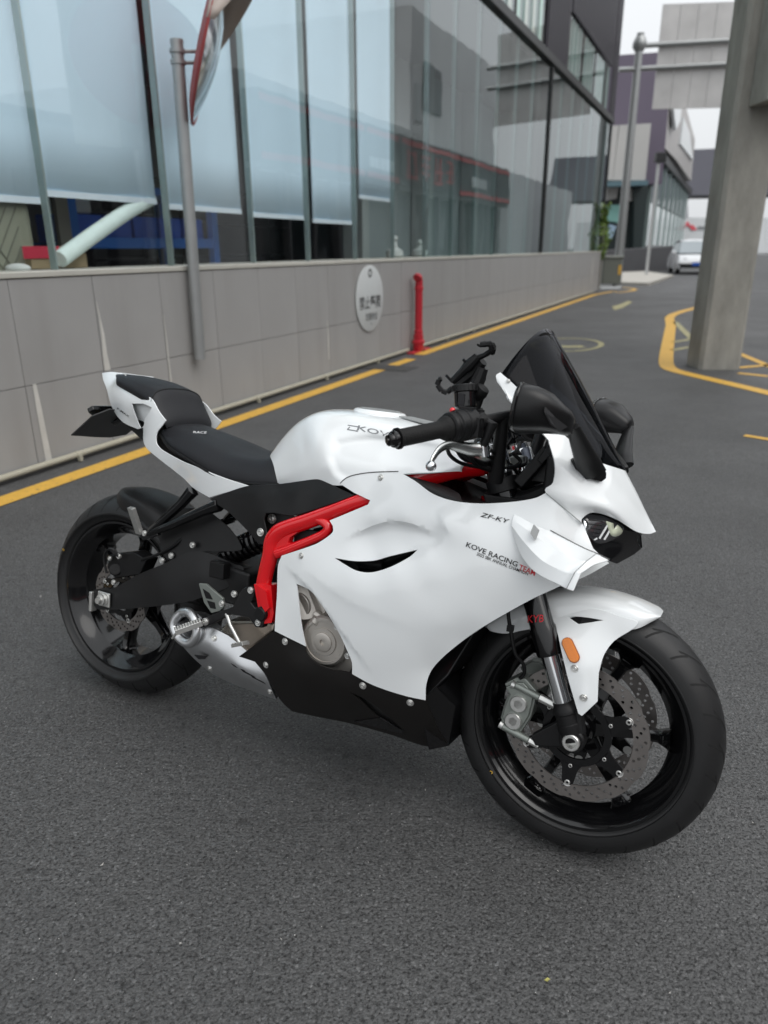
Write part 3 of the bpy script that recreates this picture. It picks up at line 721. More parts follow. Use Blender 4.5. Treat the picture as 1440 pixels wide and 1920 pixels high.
# --- headlamp and chin
hf = Field([(1092, 975, .160), (1112, 1000, .150), (1112, 1030, .160), (1140, 1053, .135), (1155, 1057, .10), (1130, 980, .130), (1160, 1000, .09), (1190, 1040, .03), (1202, 1028, .012), (1195, 1005, .035), (1180, 988, .06), (1150, 1020, .10)])
CHIN = [(1088, 968), (1100, 958), (1130, 962), (1182, 986), (1201, 1000), (1194, 1012), (1202, 1029), (1188, 1040), (1157, 1057), (1143, 1052), (1108, 1034)]
for s in (1, -1):
    chin = build(sided(patch(hf, CHIN, [], hard=tuple(range(11)), step=.006, lift=-.004), s), 'lower_nose', blackgloss, bike, angle=40, solid=.003, bevel=.001)
    k = patch(hf, [(1092, 972), (1100, 964), (1132, 968), (1165, 984), (1170, 992), (1160, 1006), (1135, 1018), (1118, 1018), (1100, 998)], [], hard=(), step=.012, lift=-.0015)
    hl = build(sided(k, s), 'headlamp', mat('lamp_housing', (.03, .03, .033), .2, coat=1.0), bike, angle=40, solid=.002)
    k = MB()
    for a, b in (((1124, 1010), (1139, 985)), ((1133, 1012), (1145, 992))):
        u = np.array(a, float); v = np.array(b, float); n_ = np.array([3.2, 1.6])
        k.prism([hf.at(*(u - n_ / 2), .001), hf.at(*(u + n_ / 2), .001), hf.at(*(v + n_ / 2), .001), hf.at(*(v - n_ / 2), .001)], (0, .002, 0))
    k.prism([hf.at(*t, .001) for t in ((1113, 1012), (1119, 1008), (1120, 1011), (1115, 1013))], (0, .002, 0))
    build(sided(k, s), 'light_strip', mat('light_strip_white', (.75, .77, .77), .15, coat=1) if s > 0 else bpy.data.materials['light_strip_white'], hl, angle=0)
    k = MB()
    for i in range(5):
        y_ = 974 + i * 7.5
        k.prism([hf.at(1104 + i * 1.5, y_, .001), hf.at(1131 - i * 1.8, y_ + 3, .001), hf.at(1131 - i * 1.8, y_ + 4.2, .001), hf.at(1104 + i * 1.5, y_ + 1.2, .001)], (0, .002, 0))
    build(sided(k, s), 'lamp_rib', darkmetal, hl, angle=0)
    k = patch(hf, [(1137, 977), (1150, 981), (1152, 993), (1158, 984), (1167, 993), (1165, 1001), (1155, 1006), (1146, 1003)], [], hard=(0, 1, 2, 3), step=.01, lift=.0015)
    build(sided(k, s), 'lamp_lens', cream, hl, angle=40, solid=.002)
    k = patch(hf, [(1094, 973), (1101, 977), (1104, 986), (1101, 997), (1096, 990)], [], hard=(), step=.01, lift=.001)
    build(sided(k, s), 'side_light', lensglass, hl, angle=40, solid=.002)
# --- fuel tank
TK = [[(.500, 0, .800), (.505, .04, .812), (.530, .08, .812), (.567, .115, .797), (.590, .130, .768), (.597, .130, .750)],
      [(.545, 0, .868), (.550, .05, .866), (.575, .09, .858), (.612, .125, .830), (.638, .147, .788), (.645, .147, .758)],
      [(.600, 0, .918), (.605, .058, .914), (.625, .100, .900), (.665, .140, .862), (.690, .165, .812), (.697, .165, .768)],
      [(.670, 0, .947), (.672, .062, .944), (.682, .112, .928), (.722, .158, .882), (.752, .180, .828), (.758, .176, .776)],
      [(.755, 0, .954), (.758, .066, .951), (.762, .122, .935), (.778, .152, .888), (.808, .184, .834), (.826, .190, .784)],
      [(.850, 0, .949), (.852, .066, .946), (.856, .118, .929), (.862, .140, .888), (.885, .178, .842), (.900, .189, .808)],
      [(.940, 0, .937), (.942, .060, .934), (.946, .108, .918), (.950, .132, .884), (.966, .160, .848), (.974, .186, .830)],
      [(1.02, 0, .918), (1.022, .055, .915), (1.026, .098, .902), (1.030, .124, .876), (1.048, .134, .858), (1.050, .136, .842)],
      [(1.072, 0, .896), (1.073, .050, .893), (1.074, .088, .884), (1.075, .112, .868), (1.075, .120, .856), (1.075, .120, .846)],
      [(1.084, 0, .880), (1.084, .048, .878), (1.084, .084, .872), (1.083, .104, .862), (1.080, .112, .853), (1.080, .112, .845)]]
T_ = np.array(TK); T_[..., 1] *= -1
GT = crgrid(T_, 9)
KNEE = PS([(628, 892, .180), (614, 858, .175), (636, 822, .135), (700, 812, .12), (760, 818, .13), (830, 832, .13), (880, 850, .12), (853, 880, .12), (748, 905, .19), (655, 912, .19)])[:, [0, 2]]
_v = GT.reshape(-1, 3); _in = pip(_v[:, [0, 2]], KNEE); _d = segdist(_v[:, [0, 2]], KNEE); _t = np.clip(_d / .016, 0, 1); _d2 = np.where(_in, .0085 * (_t * _t * (3 - 2 * _t)), 0)
GT = (_v + np.c_[0 * _d2, _d2, 0 * _d2]).reshape(GT.shape)
GTm = GT[:, ::-1].copy(); GTm[..., 1] *= -1
FULLT = np.concatenate([GTm[:, :-1], GT], 1)
tank = build(MB().grid(FULLT), 'fuel_tank', white, bike, angle=60, solid=.003, bevel=.001)
def on_grid(G, lift):
    """map survey points onto a gridded panel: nearest cell along the sight line"""
    m, n = G.shape[:2]; A = G[:-1, :-1].reshape(-1, 3); B_ = G[1:, :-1].reshape(-1, 3); C_ = G[:-1, 1:].reshape(-1, 3); D_ = G[1:, 1:].reshape(-1, 3)
    TA = np.concatenate([A, D_]); TB = np.concatenate([B_, C_]); TC = np.concatenate([C_, B_])
    def fn(u, v):
        d = BR.T @ ray(u, v); e1 = TB - TA; e2 = TC - TA; h = np.cross(d[None], e2); a = (e1 * h).sum(1); a = np.where(np.abs(a) < 1e-12, 1e-12, a)
        s_ = BO - TA; uu = (s_ * h).sum(1) / a; q = np.cross(s_, e1); vv = (q @ d) / a; t = (e2 * q).sum(1) / a
        ok = (uu > -.02) & (vv > -.02) & (uu + vv < 1.02) & (t > 0)
        if not ok.any(): i = int(np.argmin(np.abs(uu - .3) + np.abs(vv - .3))); return BO + d * (t[i] * .999)
        tt = t[ok].min(); return BO + d * tt - d / np.linalg.norm(d) * lift
    return fn
tmap = on_grid(FULLT, .0008)
lettering('KOVE', (669, 806), (72, 17), (3, -9), tmap, greyink, tank)
# square emblem before the name
k = MB()
for a, b in (((652, 797), (674, 800.5)), ((674, 800.5), (668, 809)), ((671, 808.5), (651, 805)), ((651, 805), (656, 800.5))):
    u = np.array(a, float); v = np.array(b, float); t = (v - u) / np.linalg.norm(v - u); n_ = np.array([-t[1], t[0]]) * .85
    k.add([tmap(*(u - n_)), tmap(*(v - n_)), tmap(*(v + n_)), tmap(*(u + n_))], [(0, 1, 2, 3)])
build(k, 'emblem', greyink, tank, angle=0, recalc=False)
# panel gap where the fairings meet the tank
for s in (1, -1):
    L = np.array([ff.at(u, v, .0004) for u, v in [(638, 906), (645, 899), (656, 893), (672, 889), (693, 886), (720, 884.5), (747, 884)]]) * np.array([1, s, 1])
    build(MB().tube(smooth(L, 3), .0012, 6), 'seam', seam_dark, tank)
# filler cap and dished surround on the tank top
c = np.array([.80, 0, .9535]); nrm = np.array([.03, 0, 1]); nrm /= np.linalg.norm(nrm)
k = MB().lathe(c, nrm, [(.0, .004), (.050, .004), (.058, .0055), (.064, .0035), (.070, -.004)], 48); 
cap = build(k, 'filler_cap', white, tank, angle=40)
k = MB().lathe(c, nrm, [(.040, .0046), (.040, .0075), (.050, .0075), (.050, .0046)], 40, closed=True); build(k, 'cap_ring', greyseam, cap)
k = MB()
for i in range(6):
    k.box(c + nrm * .0062 + np.array([-.025 + i * .010, 0, 0]), (.004, .056, .0022))
build(k, 'cap_rib', greyseam, cap, angle=0)
k = MB().prism([(.872, -.035, .9475), (.93, -.045, .9405), (.955, -.03, .9365), (.955, .03, .9365), (.93, .045, .9405), (.872, .035, .9475)], (0, 0, .003)); build(k, 'tank_pad', greyseam, cap, angle=0); 

# --- rider's seat
ST_ = [[(.185, 0, .862), (.183, .035, .862), (.178, .068, .857), (.168, .090, .846), (.160, .097, .832), (.160, .092, .815)],
       [(.245, 0, .850), (.242, .042, .849), (.235, .085, .842), (.225, .112, .822), (.217, .119, .803), (.217, .112, .785)],
       [(.330, 0, .830), (.330, .050, .829), (.330, .100, .820), (.327, .130, .795), (.325, .138, .774), (.325, .130, .755)],
       [(.410, 0, .810), (.411, .055, .809), (.413, .105, .800), (.415, .136, .772), (.418, .143, .748), (.418, .135, .730)],
       [(.480, 0, .804), (.484, .055, .803), (.492, .104, .796), (.505, .134, .768), (.512, .141, .745), (.512, .132, .730)],
       [(.540, 0, .812), (.545, .055, .811), (.555, .098, .803), (.572, .124, .778), (.582, .134, .753), (.582, .126, .735)],
       [(.575, 0, .815), (.580, .050, .812), (.588, .090, .803), (.600, .115, .778), (.607, .124, .755), (.607, .118, .738)]]
A = np.array(ST_); A[..., 1] *= -1
G = crgrid(A, 5); Gm = G[:, ::-1].copy(); Gm[..., 1] *= -1; SEATG = np.concatenate([Gm[:, :-1], G], 1)
k = MB().grid(SEATG)
seat = build(k, 'rider_seat', leather, bike, angle=70, solid=.006)
smap = on_grid(SEATG, .0008)
lettering('RACE', (362, 812), (25, 1), (1, -4), smap, lightink, seat)
# piping along the lower edge of the seat
for s in (1, -1):
    L = smooth(np.array([[r[4][0], r[4][1] * s - .002 * s * (1 if True else 0), r[4][2] - .004] for r in A]), 4)
    build(MB().tube(L, .0035, 8), 'seat_piping', plastic, seat)
# --- passenger seat
PSG = [[(-.098, 0, .984), (-.092, .030, .983), (-.075, .052, .979), (-.060, .062, .970), (-.058, .062, .958)],
       [(-.040, 0, .985), (-.038, .040, .984), (-.034, .072, .978), (-.030, .085, .964), (-.030, .084, .950)],
       [(.050, 0, .977), (.050, .046, .975), (.050, .084, .965), (.052, .099, .946), (.054, .098, .928)],
       [(.112, 0, .962), (.112, .048, .960), (.113, .086, .949), (.116, .103, .925), (.118, .102, .908)],
       [(.132, 0, .950), (.132, .048, .947), (.132, .086, .936), (.133, .104, .914), (.135, .103, .896)],
       [(.152, 0, .920), (.152, .048, .917), (.151, .086, .908), (.150, .103, .892), (.152, .102, .878)],
       [(.178, 0, .880), (.178, .046, .879), (.175, .082, .874), (.172, .098, .866), (.172, .096, .856)],
       [(.186, 0, .852), (.186, .044, .852), (.183, .076, .850), (.178, .090, .848), (.176, .088, .842)]]
A2 = np.array(PSG); A2[..., 1] *= -1
G = crgrid(A2, 5); Gm = G[:, ::-1].copy(); Gm[..., 1] *= -1; PG = np.concatenate([Gm[:, :-1], G], 1)
ps = build(MB().grid(PG), 'passenger_seat', leather, bike, angle=70, solid=.006)
ridge = cr1(np.array([A2[3][j] * .45 + A2[4][j] * .55 for j in range(5)]), np.linspace(0, 4, 17)) + np.array([.001, 0, .002])
rm = ridge[::-1].copy(); rm[:, 1] *= -1
build(MB().tube(np.concatenate([rm[:-1], ridge]), .0022, 8), 'seat_piping', plastic, ps)

# --- tail cowl
tf = Field([(192, 703, .012), (196, 715, .030), (200, 735, .055), (232, 702, .030), (215, 720, .066), (228, 713, .072), (240, 723, .084), (262, 735, .094), (285, 748, .104), (300, 773, .112), (311, 788, .117),
            (215, 772, .060), (230, 792, .070), (258, 804, .078), (232, 752, .094), (247, 757, .100), (255, 790, .086), (272, 782, .104), (284, 765, .112), (268, 812, .088), (270, 830, .098), (292, 828, .116), (288, 850, .112), (300, 842, .120), (345, 897, .122), (340, 866, .136), (370, 878, .144), (362, 915, .128), (395, 933, .138), (420, 898, .150), (465, 912, .152), (430, 925, .148)])
TAIL = [(191, 699), (210, 697), (236, 702), (227, 713), (242, 723), (264, 736), (286, 749), (300, 774), (311, 788), (304, 798), (294, 812), (293, 830), (303, 843), (340, 864), (372, 877), (420, 896), (467, 911), (430, 922), (392, 933), (362, 915), (345, 898), (320, 878), (292, 856), (274, 840), (268, 822), (268, 802), (258, 805), (232, 793), (214, 772), (202, 738), (193, 712)]
DUCT = [(247, 757), (268, 757), (284, 764), (278, 776), (271, 786), (269, 798), (262, 800)]
def tail(s):
    k = patch(tf, TAIL, [(DUCT, (0, 1, 2))], hard=(0, 2, 8, 16, 18, 25, 26), step=.009)
    o = build(sided(k, s), 'tail_cowl', white, bike, angle=50, solid=.003, bevel=.0012)
    k = patch(tf, [(240, 750), (270, 750), (290, 760), (284, 775), (276, 790), (274, 806), (258, 806)], [], hard=(0,), step=.012, lift=-.022)
    build(sided(k, s), 'duct_liner', white, o, angle=50, solid=.002)
    return o
tailR = tail(1); tailL = tail(-1)
def tlmap(u, v): return tf.at(u, v, .0008)
lettering('P-MAX', (219, 767), (22, 16), (1.5, -3), tlmap, ink, tailR)
# underside of the tail, subframe core and tail lamp
core = MB()
sec = [(-.135, .020, .955, .975), (-.08, .045, .880, .955), (-.02, .055, .835, .935), (.06, .066, .800, .905), (.13, .075, .770, .855), (.22, .090, .735, .800), (.34, .108, .705, .765), (.46, .118, .690, .735), (.62, .118, .690, .745)]
G = np.array([[(x, -hw, zb), (x, hw, zb), (x, hw, zt), (x, -hw, zt), (x, -hw, zb)] for x, hw, zb, zt in sec]); core.grid(G); core.F.append((0, 1, 2, 3)); 
build(core, 'seat_subframe', blackmatte, bike, angle=30)
k = MB()
k.prism([(-.138, -.012, .965), (-.138, .012, .965), (-.112, .026, .915), (-.112, -.026, .915)], (.02, 0, 0)); build(k, 'tail_lamp', mat('tail_lamp_red', (.25, .01, .01), .2, coat=1), bike, angle=20, bevel=.004)
# number plate and its lamp bracket, hung behind the tail
def plane_pt(u, v, p0, n):
    d = BR.T @ ray(u, v); return BO + d * (((p0 - BO) @ n) / (d @ n))
p0 = np.array([-.205, 0, .800]); nn = np.array([-.50, -.05, .86]); nn /= np.linalg.norm(nn)
Lp = [(133, 815), (172, 779), (205, 766), (240, 770), (257, 797), (236, 814), (205, 819), (175, 818), (150, 816)]
plate = build(MB().prism([plane_pt(u, v, p0, nn) for u, v in Lp], nn * -.003), 'plate_holder', mat('plate_grey', (.055, .055, .055), .45, var=.2, vscale=20, spec=.4), bike, angle=20)
k = MB(); q = np.array([plane_pt(u, v, p0 + nn * .012, nn) for u, v in [(166, 775), (176, 769), (214, 769), (232, 790), (222, 799), (205, 795), (178, 785)]])
k.prism(q, nn * .016); build(k, 'plate_lamp', blackgloss, plate, angle=20, bevel=.004)
k = MB(); q = np.array([plane_pt(u, v, p0 + nn * .008, nn) for u, v in [(206, 792), (220, 797), (215, 805), (203, 812), (198, 808)]])
k.prism(q, nn * .012); k.rod(plane_pt(214, 790, p0, nn), np.array([-.06, 0, .87]), .014, 10); build(k, 'plate_bracket', blackgloss, plate, angle=20, bevel=.002)

# --- black side panels below the seat
sf = Field([(392, 934, .150), (465, 908, .158), (520, 906, .165), (590, 899, .176), (620, 907, .184), (664, 930, .204), (560, 925, .188), (480, 930, .175), (440, 965, .168), (500, 962, .190), (620, 940, .206), (500, 1015, .192), (470, 1000, .180), (580, 955, .200)])
SIDE = [(392, 935), (430, 921), (467, 910), (522, 907), (560, 902), (594, 898), (612, 904), (664, 928), (640, 938), (585, 957), (548, 967), (512, 962), (498, 963), (495, 975), (500, 1000), (496, 1022), (484, 1020), (468, 1000), (430, 962), (405, 945)]
for s in (1, -1):
    sp_ = build(sided(patch(sf, SIDE, [], hard=(0, 7, 12, 15, 16), step=.010), s), 'side_panel', blackmatte, bike, angle=40, solid=.004, bevel=.0018)
    if s > 0: bolt(sf.at(488, 998, .002), (0, -1, 0), .0105, sp_)

# --- red frame
def fr(L): return PS([t[:3] for t in L]), [t[3] for t in L]
def red_frame():
    k = MB()
    for s in (1, -1):
        a = MB()
        pts, r = fr([(905, 868, .055, .030), (860, 873, .085, .030), (800, 890, .125, .028), (745, 912, .165, .022), (700, 933, .188, .0185), (660, 946, .195, .0185), (618, 962, .197, .0185), (575, 978, .197, .0190), (545, 988, .196, .0200), (524, 998, .195, .0215), (511, 1015, .194, .0215), (507, 1040, .193, .0205), (499, 1072, .190, .0200), (492, 1108, .186, .0195)])
        P_ = smooth(pts, 5); Rr = np.interp(np.linspace(0, len(r) - 1, len(P_)), range(len(r)), r); a.tube(P_, Rr, 24, flat=((0, 0, 1), .72))
        # lower foot, folded plate
        a.prism(PS([(476, 1095, .205), (508, 1098, .205), (513, 1150, .203), (509, 1168, .203), (492, 1170, .203), (484, 1140, .204)]), (0, .035, 0))
        a.prism(PS([(483, 1098, .213), (498, 1108, .214), (505, 1140, .212), (497, 1148, .212), (488, 1132, .212)]), (0, .02, 0))
        # gusset loop
        pts, r = fr([(588, 972, .196, .0115), (606, 978, .201, .0115), (616, 989, .203, .0115), (608, 1001, .203, .0115), (588, 1011, .203, .0115), (562, 1022, .202, .012), (540, 1031, .200, .0125), (520, 1038, .197, .013)])
        P_ = smooth(pts, 4); a.tube(P_, np.interp(np.linspace(0, len(r) - 1, len(P_)), range(len(r)), r), 14)
        a.prism(PS([(515, 990, .200), (552, 988, .201), (558, 998, .201), (543, 1008, .202), (540, 1017, .202), (550, 1022, .203), (548, 1034, .203), (522, 1044, .201), (503, 1040, .199), (500, 1012, .198)]), (0, .02, 0))
        k.merge(sided(a, s))
    # head tube
    k.rod(np.array([1.135, 0, .80]), np.array([1.175, 0, .70]) + np.array([-.075, 0, .19]) * 0, .045, 24)
    o = build(k, 'frame', red, bike, angle=35, bevel=.002)
    # weld bead
    c = P(549, 985, .190); t = P(560, 981, .191) - P(538, 991, .189); t /= np.linalg.norm(t)
    k = MB().lathe(c, t, [(.0295, -.002), (.0305, 0), (.0295, .002)], 24); 
    return o
frame = red_frame()
build(MB().prism(PS([(493, 962, .155), (600, 950, .160), (580, 975, .160), (530, 990, .158), (505, 1000, .156), (493, 1000, .155)]), (0, .05, 0)), 'shock_mount', blackmatte, frame, angle=20, bevel=.003)
bolt(P(509, 973, .160), YA, .0125, frame); bolt(P(553, 962, .163), YA, .0085, frame)
k = MB().box(P(578, 1010, .17), (.075, .01, .045)); build(k, 'sensor_plate', darkmetal, frame, angle=20)

# --- engine, airbox and inner masses that fill the middle of the bike
eng = MB()
eng.prism([(.66, -.15, .34), (.98, -.15, .28), (1.06, -.15, .36), (1.08, -.15, .60), (.95, -.15, .70), (.72, -.15, .66), (.62, -.15, .50)], (0, .30, 0))
engine = build(eng, 'engine', darkmetal, bike, angle=20, bevel=.01)
c = P(607, 1203, .205); en = np.array([.06, -1, -.04]); en /= np.linalg.norm(en)
k = MB().lathe(c, en, [(.062, -.05), (.062, -.006), (.058, .0), (.056, .002), (.050, .002), (.049, -.0005), (.034, -.0005), (.033, .003), (.024, .0035), (.023, .0065), (.0205, .0075), (.0075, .0075), (.0065, .002), (.0, .002)], 48)
cc = build(k, 'clutch_cover', engine_m, engine, angle=28)
def enmap(u, v):
    d = BR.T @ ray(u, v); p_ = c + en * .0022; return BO + d * (((p_ - BO) @ en) / (d @ en))
def enmap2(u, v):
    d = BR.T @ ray(u, v); p_ = c + en * .0003; return BO + d * (((p_ - BO) @ en) / (d @ en))
lettering('ZF-KY', (588, 1226), (32, 5), (-2, -7), enmap2, steel, cc)
k = MB()
k.prism(PS([(552, 1090, .178), (590, 1110, .182), (625, 1160, .184), (668, 1240, .182), (655, 1262, .180), (600, 1250, .178), (560, 1210, .172), (548, 1140, .170)]), (0, .05, 0))
k.rod(P(572, 1128, .19), P(572, 1128, .16), .045, 28); k.lathe(P(561, 1135, .188), en, [(.034, 0), (.034, .006), (.031, .008), (.0, .008)], 32)
k.rod(P(590, 1150, .190), P(622, 1172, .190), .010, 12); k.rod(P(592, 1112, .190), P(610, 1150, .190), .006, 10); k.rod(P(598, 1160, .196), P(590, 1168, .2), .014, 14)
build(k, 'crankcase_cover', engine_m, engine, angle=30, bevel=.003)
for u, v in [(631, 1176), (651, 1230), (568, 1190)]:
    bolt(P(u, v, .207), en, .0075, engine)
k = MB(); k.lathe(P(660, 1062, .17), (.3, -1, .1), [(.0, .02), (.02, .018), (.03, .0), (.03, -.05)], 20); k.rod(P(640, 1050, .17), P(720, 1060, .17), .014, 12); k.rod(P(700, 1060, .16), P(770, 1036, .16), .010, 12)
build(k, 'coolant_hose', plastic, engine)
# inner cowling behind the front wheel, radiator
k = MB()
k.prism([(1.085, -.195, .34), (1.13, -.185, .40), (1.17, -.165, .50), (1.26, -.15, .60), (1.20, -.14, .62), (1.08, -.15, .45), (1.06, -.17, .35)], (0, .39, 0))
build(k, 'inner_cowling', blackgloss, bike, angle=20, bevel=.004)
k = MB().prism([(1.05, -.17, .34), (1.095, -.16, .20), (1.12, -.10, .195), (1.125, -.1, .3), (1.10, -.17, .36)], (0, .33, 0)); build(k, 'front_keel', blackgloss, bike, angle=20, bevel=.004)
rad = build(MB().box((1.10, 0, .50), (.03, .27, .22), np.array([[math.cos(.2), 0, math.sin(.2)], [0, 1, 0], [-math.sin(.2), 0, math.cos(.2)]])), 'radiator', darkmetal, bike, angle=20, bevel=.004)
k = MB().tube(smooth(PS([(910, 1175, -.12), (893, 1200, -.12), (880, 1230, -.13), (872, 1258, -.14)]), 5), [.001] + [.006] * 8 + [.005] * 6 + [.001], 8, flat=((0, 1, 0), .3)); build(k, 'gold_sliver', mat('gold_brown', (.42, .29, .12), .45, .4, var=.3, vscale=60), bike)  # gold-brown sliver on the left side behind the front wheel

# --- belly pan
bf = Field([(515, 1183, .218), (570, 1210, .222), (655, 1262, .224), (700, 1286, .218), (760, 1306, .208), (798, 1313, .200), (448, 1232, .190), (480, 1208, .206), (500, 1268, .196), (560, 1260, .224), (640, 1290, .222), (720, 1320, .206), (790, 1345, .184), (545, 1332, .150), (650, 1353, .152), (740, 1378, .150), (800, 1398, .130), (836, 1396, .105), (812, 1345, .176), (600, 1310, .196), (700, 1345, .178)])
BELLY = [(448, 1231), (482, 1206), (515, 1183), (571, 1211), (576, 1228), (602, 1248), (640, 1258), (657, 1262), (700, 1285), (760, 1305), (799, 1313), (812, 1345), (828, 1378), (839, 1394), (830, 1401), (798, 1399), (740, 1380), (650, 1355), (548, 1334), (530, 1318), (512, 1290), (500, 1268), (478, 1241)]
SLOT = [(655, 1297), (692, 1315), (725, 1340), (757, 1370), (738, 1364), (708, 1345), (678, 1316)]
def belly(s):
    k = patch(bf, BELLY, [(SLOT, (0, 3))], hard=(0, 2, 3, 7, 10, 13, 18, 22), step=.010)
    o = build(sided(k, s), 'belly_pan', bellyblack, bike, angle=45, solid=.004, bevel=.0015)
    k = patch(bf, [(650, 1290), (700, 1310), (765, 1372), (740, 1372), (690, 1345)], [], hard=None, step=.012, lift=-.018)
    m_ = build(sided(k, s), 'vent_mesh', mat('vent_mesh_dark', (.05, .05, .05), .6, .5, bump=1.0, bscale=260) if s > 0 else bpy.data.materials['vent_mesh_dark'], o, angle=50, solid=.002)
    k = patch(bf, [(664, 1353), (712, 1346), (757, 1371), (752, 1376)], [], hard=(0, 1, 2, 3), step=.012, lift=.003)
    build(sided(k, s), 'scoop_lip', blackgloss, o, angle=50, solid=.003, bevel=.001)
    if s > 0:
        for u, v in [(534, 1203), (498, 1247), (680, 1286), (769, 1318)]:
            q = bf.at(u, v, .001); bolt(q, bf.normal(q), .0088, o)
    return o
belly(1); belly(-1)
k = MB().prism([(.66, -.14, .20), (.70, -.12, .175), (1.08, -.09, .19), (1.11, -.09, .22), (1.06, -.16, .31), (.70, -.16, .36)], (0, .28, 0)); build(k, 'sump', blackmatte, bike, angle=20, bevel=.004)

# --- exhaust
xf = Field([(340, 1172, .190), (340, 1150, .176), (325, 1178, .176), (365, 1165, .186), (355, 1200, .196), (395, 1200, .198), (430, 1215, .190), (385, 1180, .189), (430, 1196, .180), (470, 1228, .178), (450, 1250, .194), (500, 1285, .176), (517, 1310, .152), (360, 1230, .176), (400, 1262, .168), (440, 1282, .160), (480, 1275, .184), (480, 1296, .158)])
EXH = [(352, 1144), (372, 1152), (388, 1170), (428, 1192), (470, 1228), (500, 1270), (518, 1311), (480, 1298), (440, 1283), (397, 1262), (362, 1233), (338, 1206), (324, 1190), (321, 1172), (332, 1153)]
k = patch(xf, EXH, [([(338, 1158), (350, 1156), (358, 1166), (362, 1184), (357, 1196), (347, 1192), (339, 1178)], ())], hard=(6,), step=.008)
exh = build(k, 'silencer', alu, bike, angle=60, solid=.055, bevel=.006, seg=3)
q = P(350, 1177, .185); k = MB().lathe(q, (-.15, -1, .05), [(.0, -.06), (.025, -.06), (.0262, -.012), (.0262, -.002), (.024, -.002)], 32); build(k, 'tailpipe', darkmetal, exh, angle=40)
# raised ring round the outlet
k = MB().tube(smooth(PS([(342, 1148, .186), (330, 1160, .190), (326, 1176, .194), (336, 1196, .200), (352, 1206, .204), (364, 1200, .204), (370, 1184, .202), (366, 1164, .196), (355, 1149, .189), (342, 1148, .186)]), 4)[:-1], .0128, 16, closed=True); build(k, 'outlet_ring', alu, exh)
k = MB().prism(PS([(364, 1228, .199), (388, 1230, .199), (384, 1236, .199), (372, 1236, .199)]), (0, .003, 0)); build(k, 'silencer_slot', darkmetal, exh, angle=0)
for i in range(3):
    a = np.array([432 + 18 * i, 1243 + 11 * i], float)
    k = MB().prism([xf.at(*(a + d), .0008) for d in ((0, 0), (26, 14), (30, 18), (6, 6))], (0, .001, 0)); build(k, 'silencer_slot', darkmetal, exh, angle=0)
for u, v in [(401, 1197), (393, 1254), (506, 1298)]:
    q = xf.at(u, v, .001); bolt(q, xf.normal(q), .0085 if v < 1280 or u > 500 else .004, exh)
# collector box
k = MB().prism(PS([(428, 1164, .150), (516, 1164, .165), (514, 1186, .17), (449, 1236, .162), (425, 1216, .155), (398, 1190, .150)]), (0, .10, 0)); build(k, 'collector', heat, bike, angle=20, bevel=.012, seg=4)

# --- swingarm, rear axle
wf = Field([(178, 1125, .130), (205, 1104, .130), (205, 1143, .130), (260, 1078, .128), (280, 1140, .134), (300, 1100, .140), (365, 1034, .118), (380, 1075, .132), (370, 1120, .134), (450, 1062, .110), (440, 1090, .116), (400, 1045, .114)])
SWA = [(176, 1106), (210, 1104), (258, 1078), (315, 1054), (350, 1036), (372, 1033), (398, 1040), (440, 1058), (456, 1064), (452, 1084), (430, 1100), (385, 1118), (360, 1126), (330, 1132), (270, 1139), (215, 1143), (182, 1142), (174, 1130)]
k = patch(wf, SWA, [], hard=(0, 17), step=.012); V0 = k.verts()
swm = MB()
for s in (1, -1): swm.merge(sided(k, s))
sw = build(swm, 'swingarm', blackmatte, bike, angle=45, solid=.045, bevel=.004, seg=3)
k = MB().prism([(.38, -.12, .40), (.52, -.12, .40), (.52, -.12, .50), (.38, -.12, .51)], (0, .24, 0)); build(k, 'swingarm_bridge', blackmatte, sw, angle=20, bevel=.01)
build(MB().box(P(412, 1068, .131), (.05, .03, .045)), 'pivot_cover', plastic, sw, angle=20, bevel=.004)
c = P(193, 1124, .140)
k = MB().box(c + np.array([0, .004, 0]), (.050, .006, .044)); ap = build(k, 'axle_plate', steel, sw, angle=20, bevel=.003)
k = MB().lathe(c + np.array([0, 0, 0]), YA, [(.0, .022), (.009, .022), (.010, .018), (.010, .012), (.0165, .011), (.0165, .003), (.020, .002), (.020, 0)], 24)
build(k, 'axle_nut', steel, sw, angle=25)
q = P(174, 1127, .128); build(MB().box(q, (.012, .022, .062)), 'chain_adjuster', steel, sw, angle=20, bevel=.003)
for u, v in [(360, 1022), (303, 1051), (320, 1042)]: bolt(P(u, v, .13), YA, .0085, sw)
# rear caliper above the swingarm
k = MB().prism(PS([(205, 1040, .10), (250, 1035, .10), (275, 1050, .10), (262, 1078, .10), (215, 1085, .10), (200, 1065, .10)]), (0, .05, 0))
k.rod(P(216, 1068, .11), P(216, 1068, .10), .018, 20)
rc = build(k, 'rear_caliper', plastic, bike, angle=20, bevel=.004)
bolt(P(205, 1047, .115), YA, .007, rc); bolt(P(212, 1092, .12), YA, .008, rc); bolt(P(222, 1043, .118), YA, .008, rc)
k = MB().tube(smooth(PS([(222, 1043, .12), (205, 1030, .12), (195, 1045, .12), (200, 1075, .12)]), 4), .0035, 8); build(k, 'brake_pipe', plastic, rc); k = MB(); k.tube(smooth(PS([(265, 1050, .12), (300, 1038, .125), (330, 1020, .12), (350, 1000, .1)]), 4), .0045, 8); build(k, 'brake_pipe', plastic, rc)

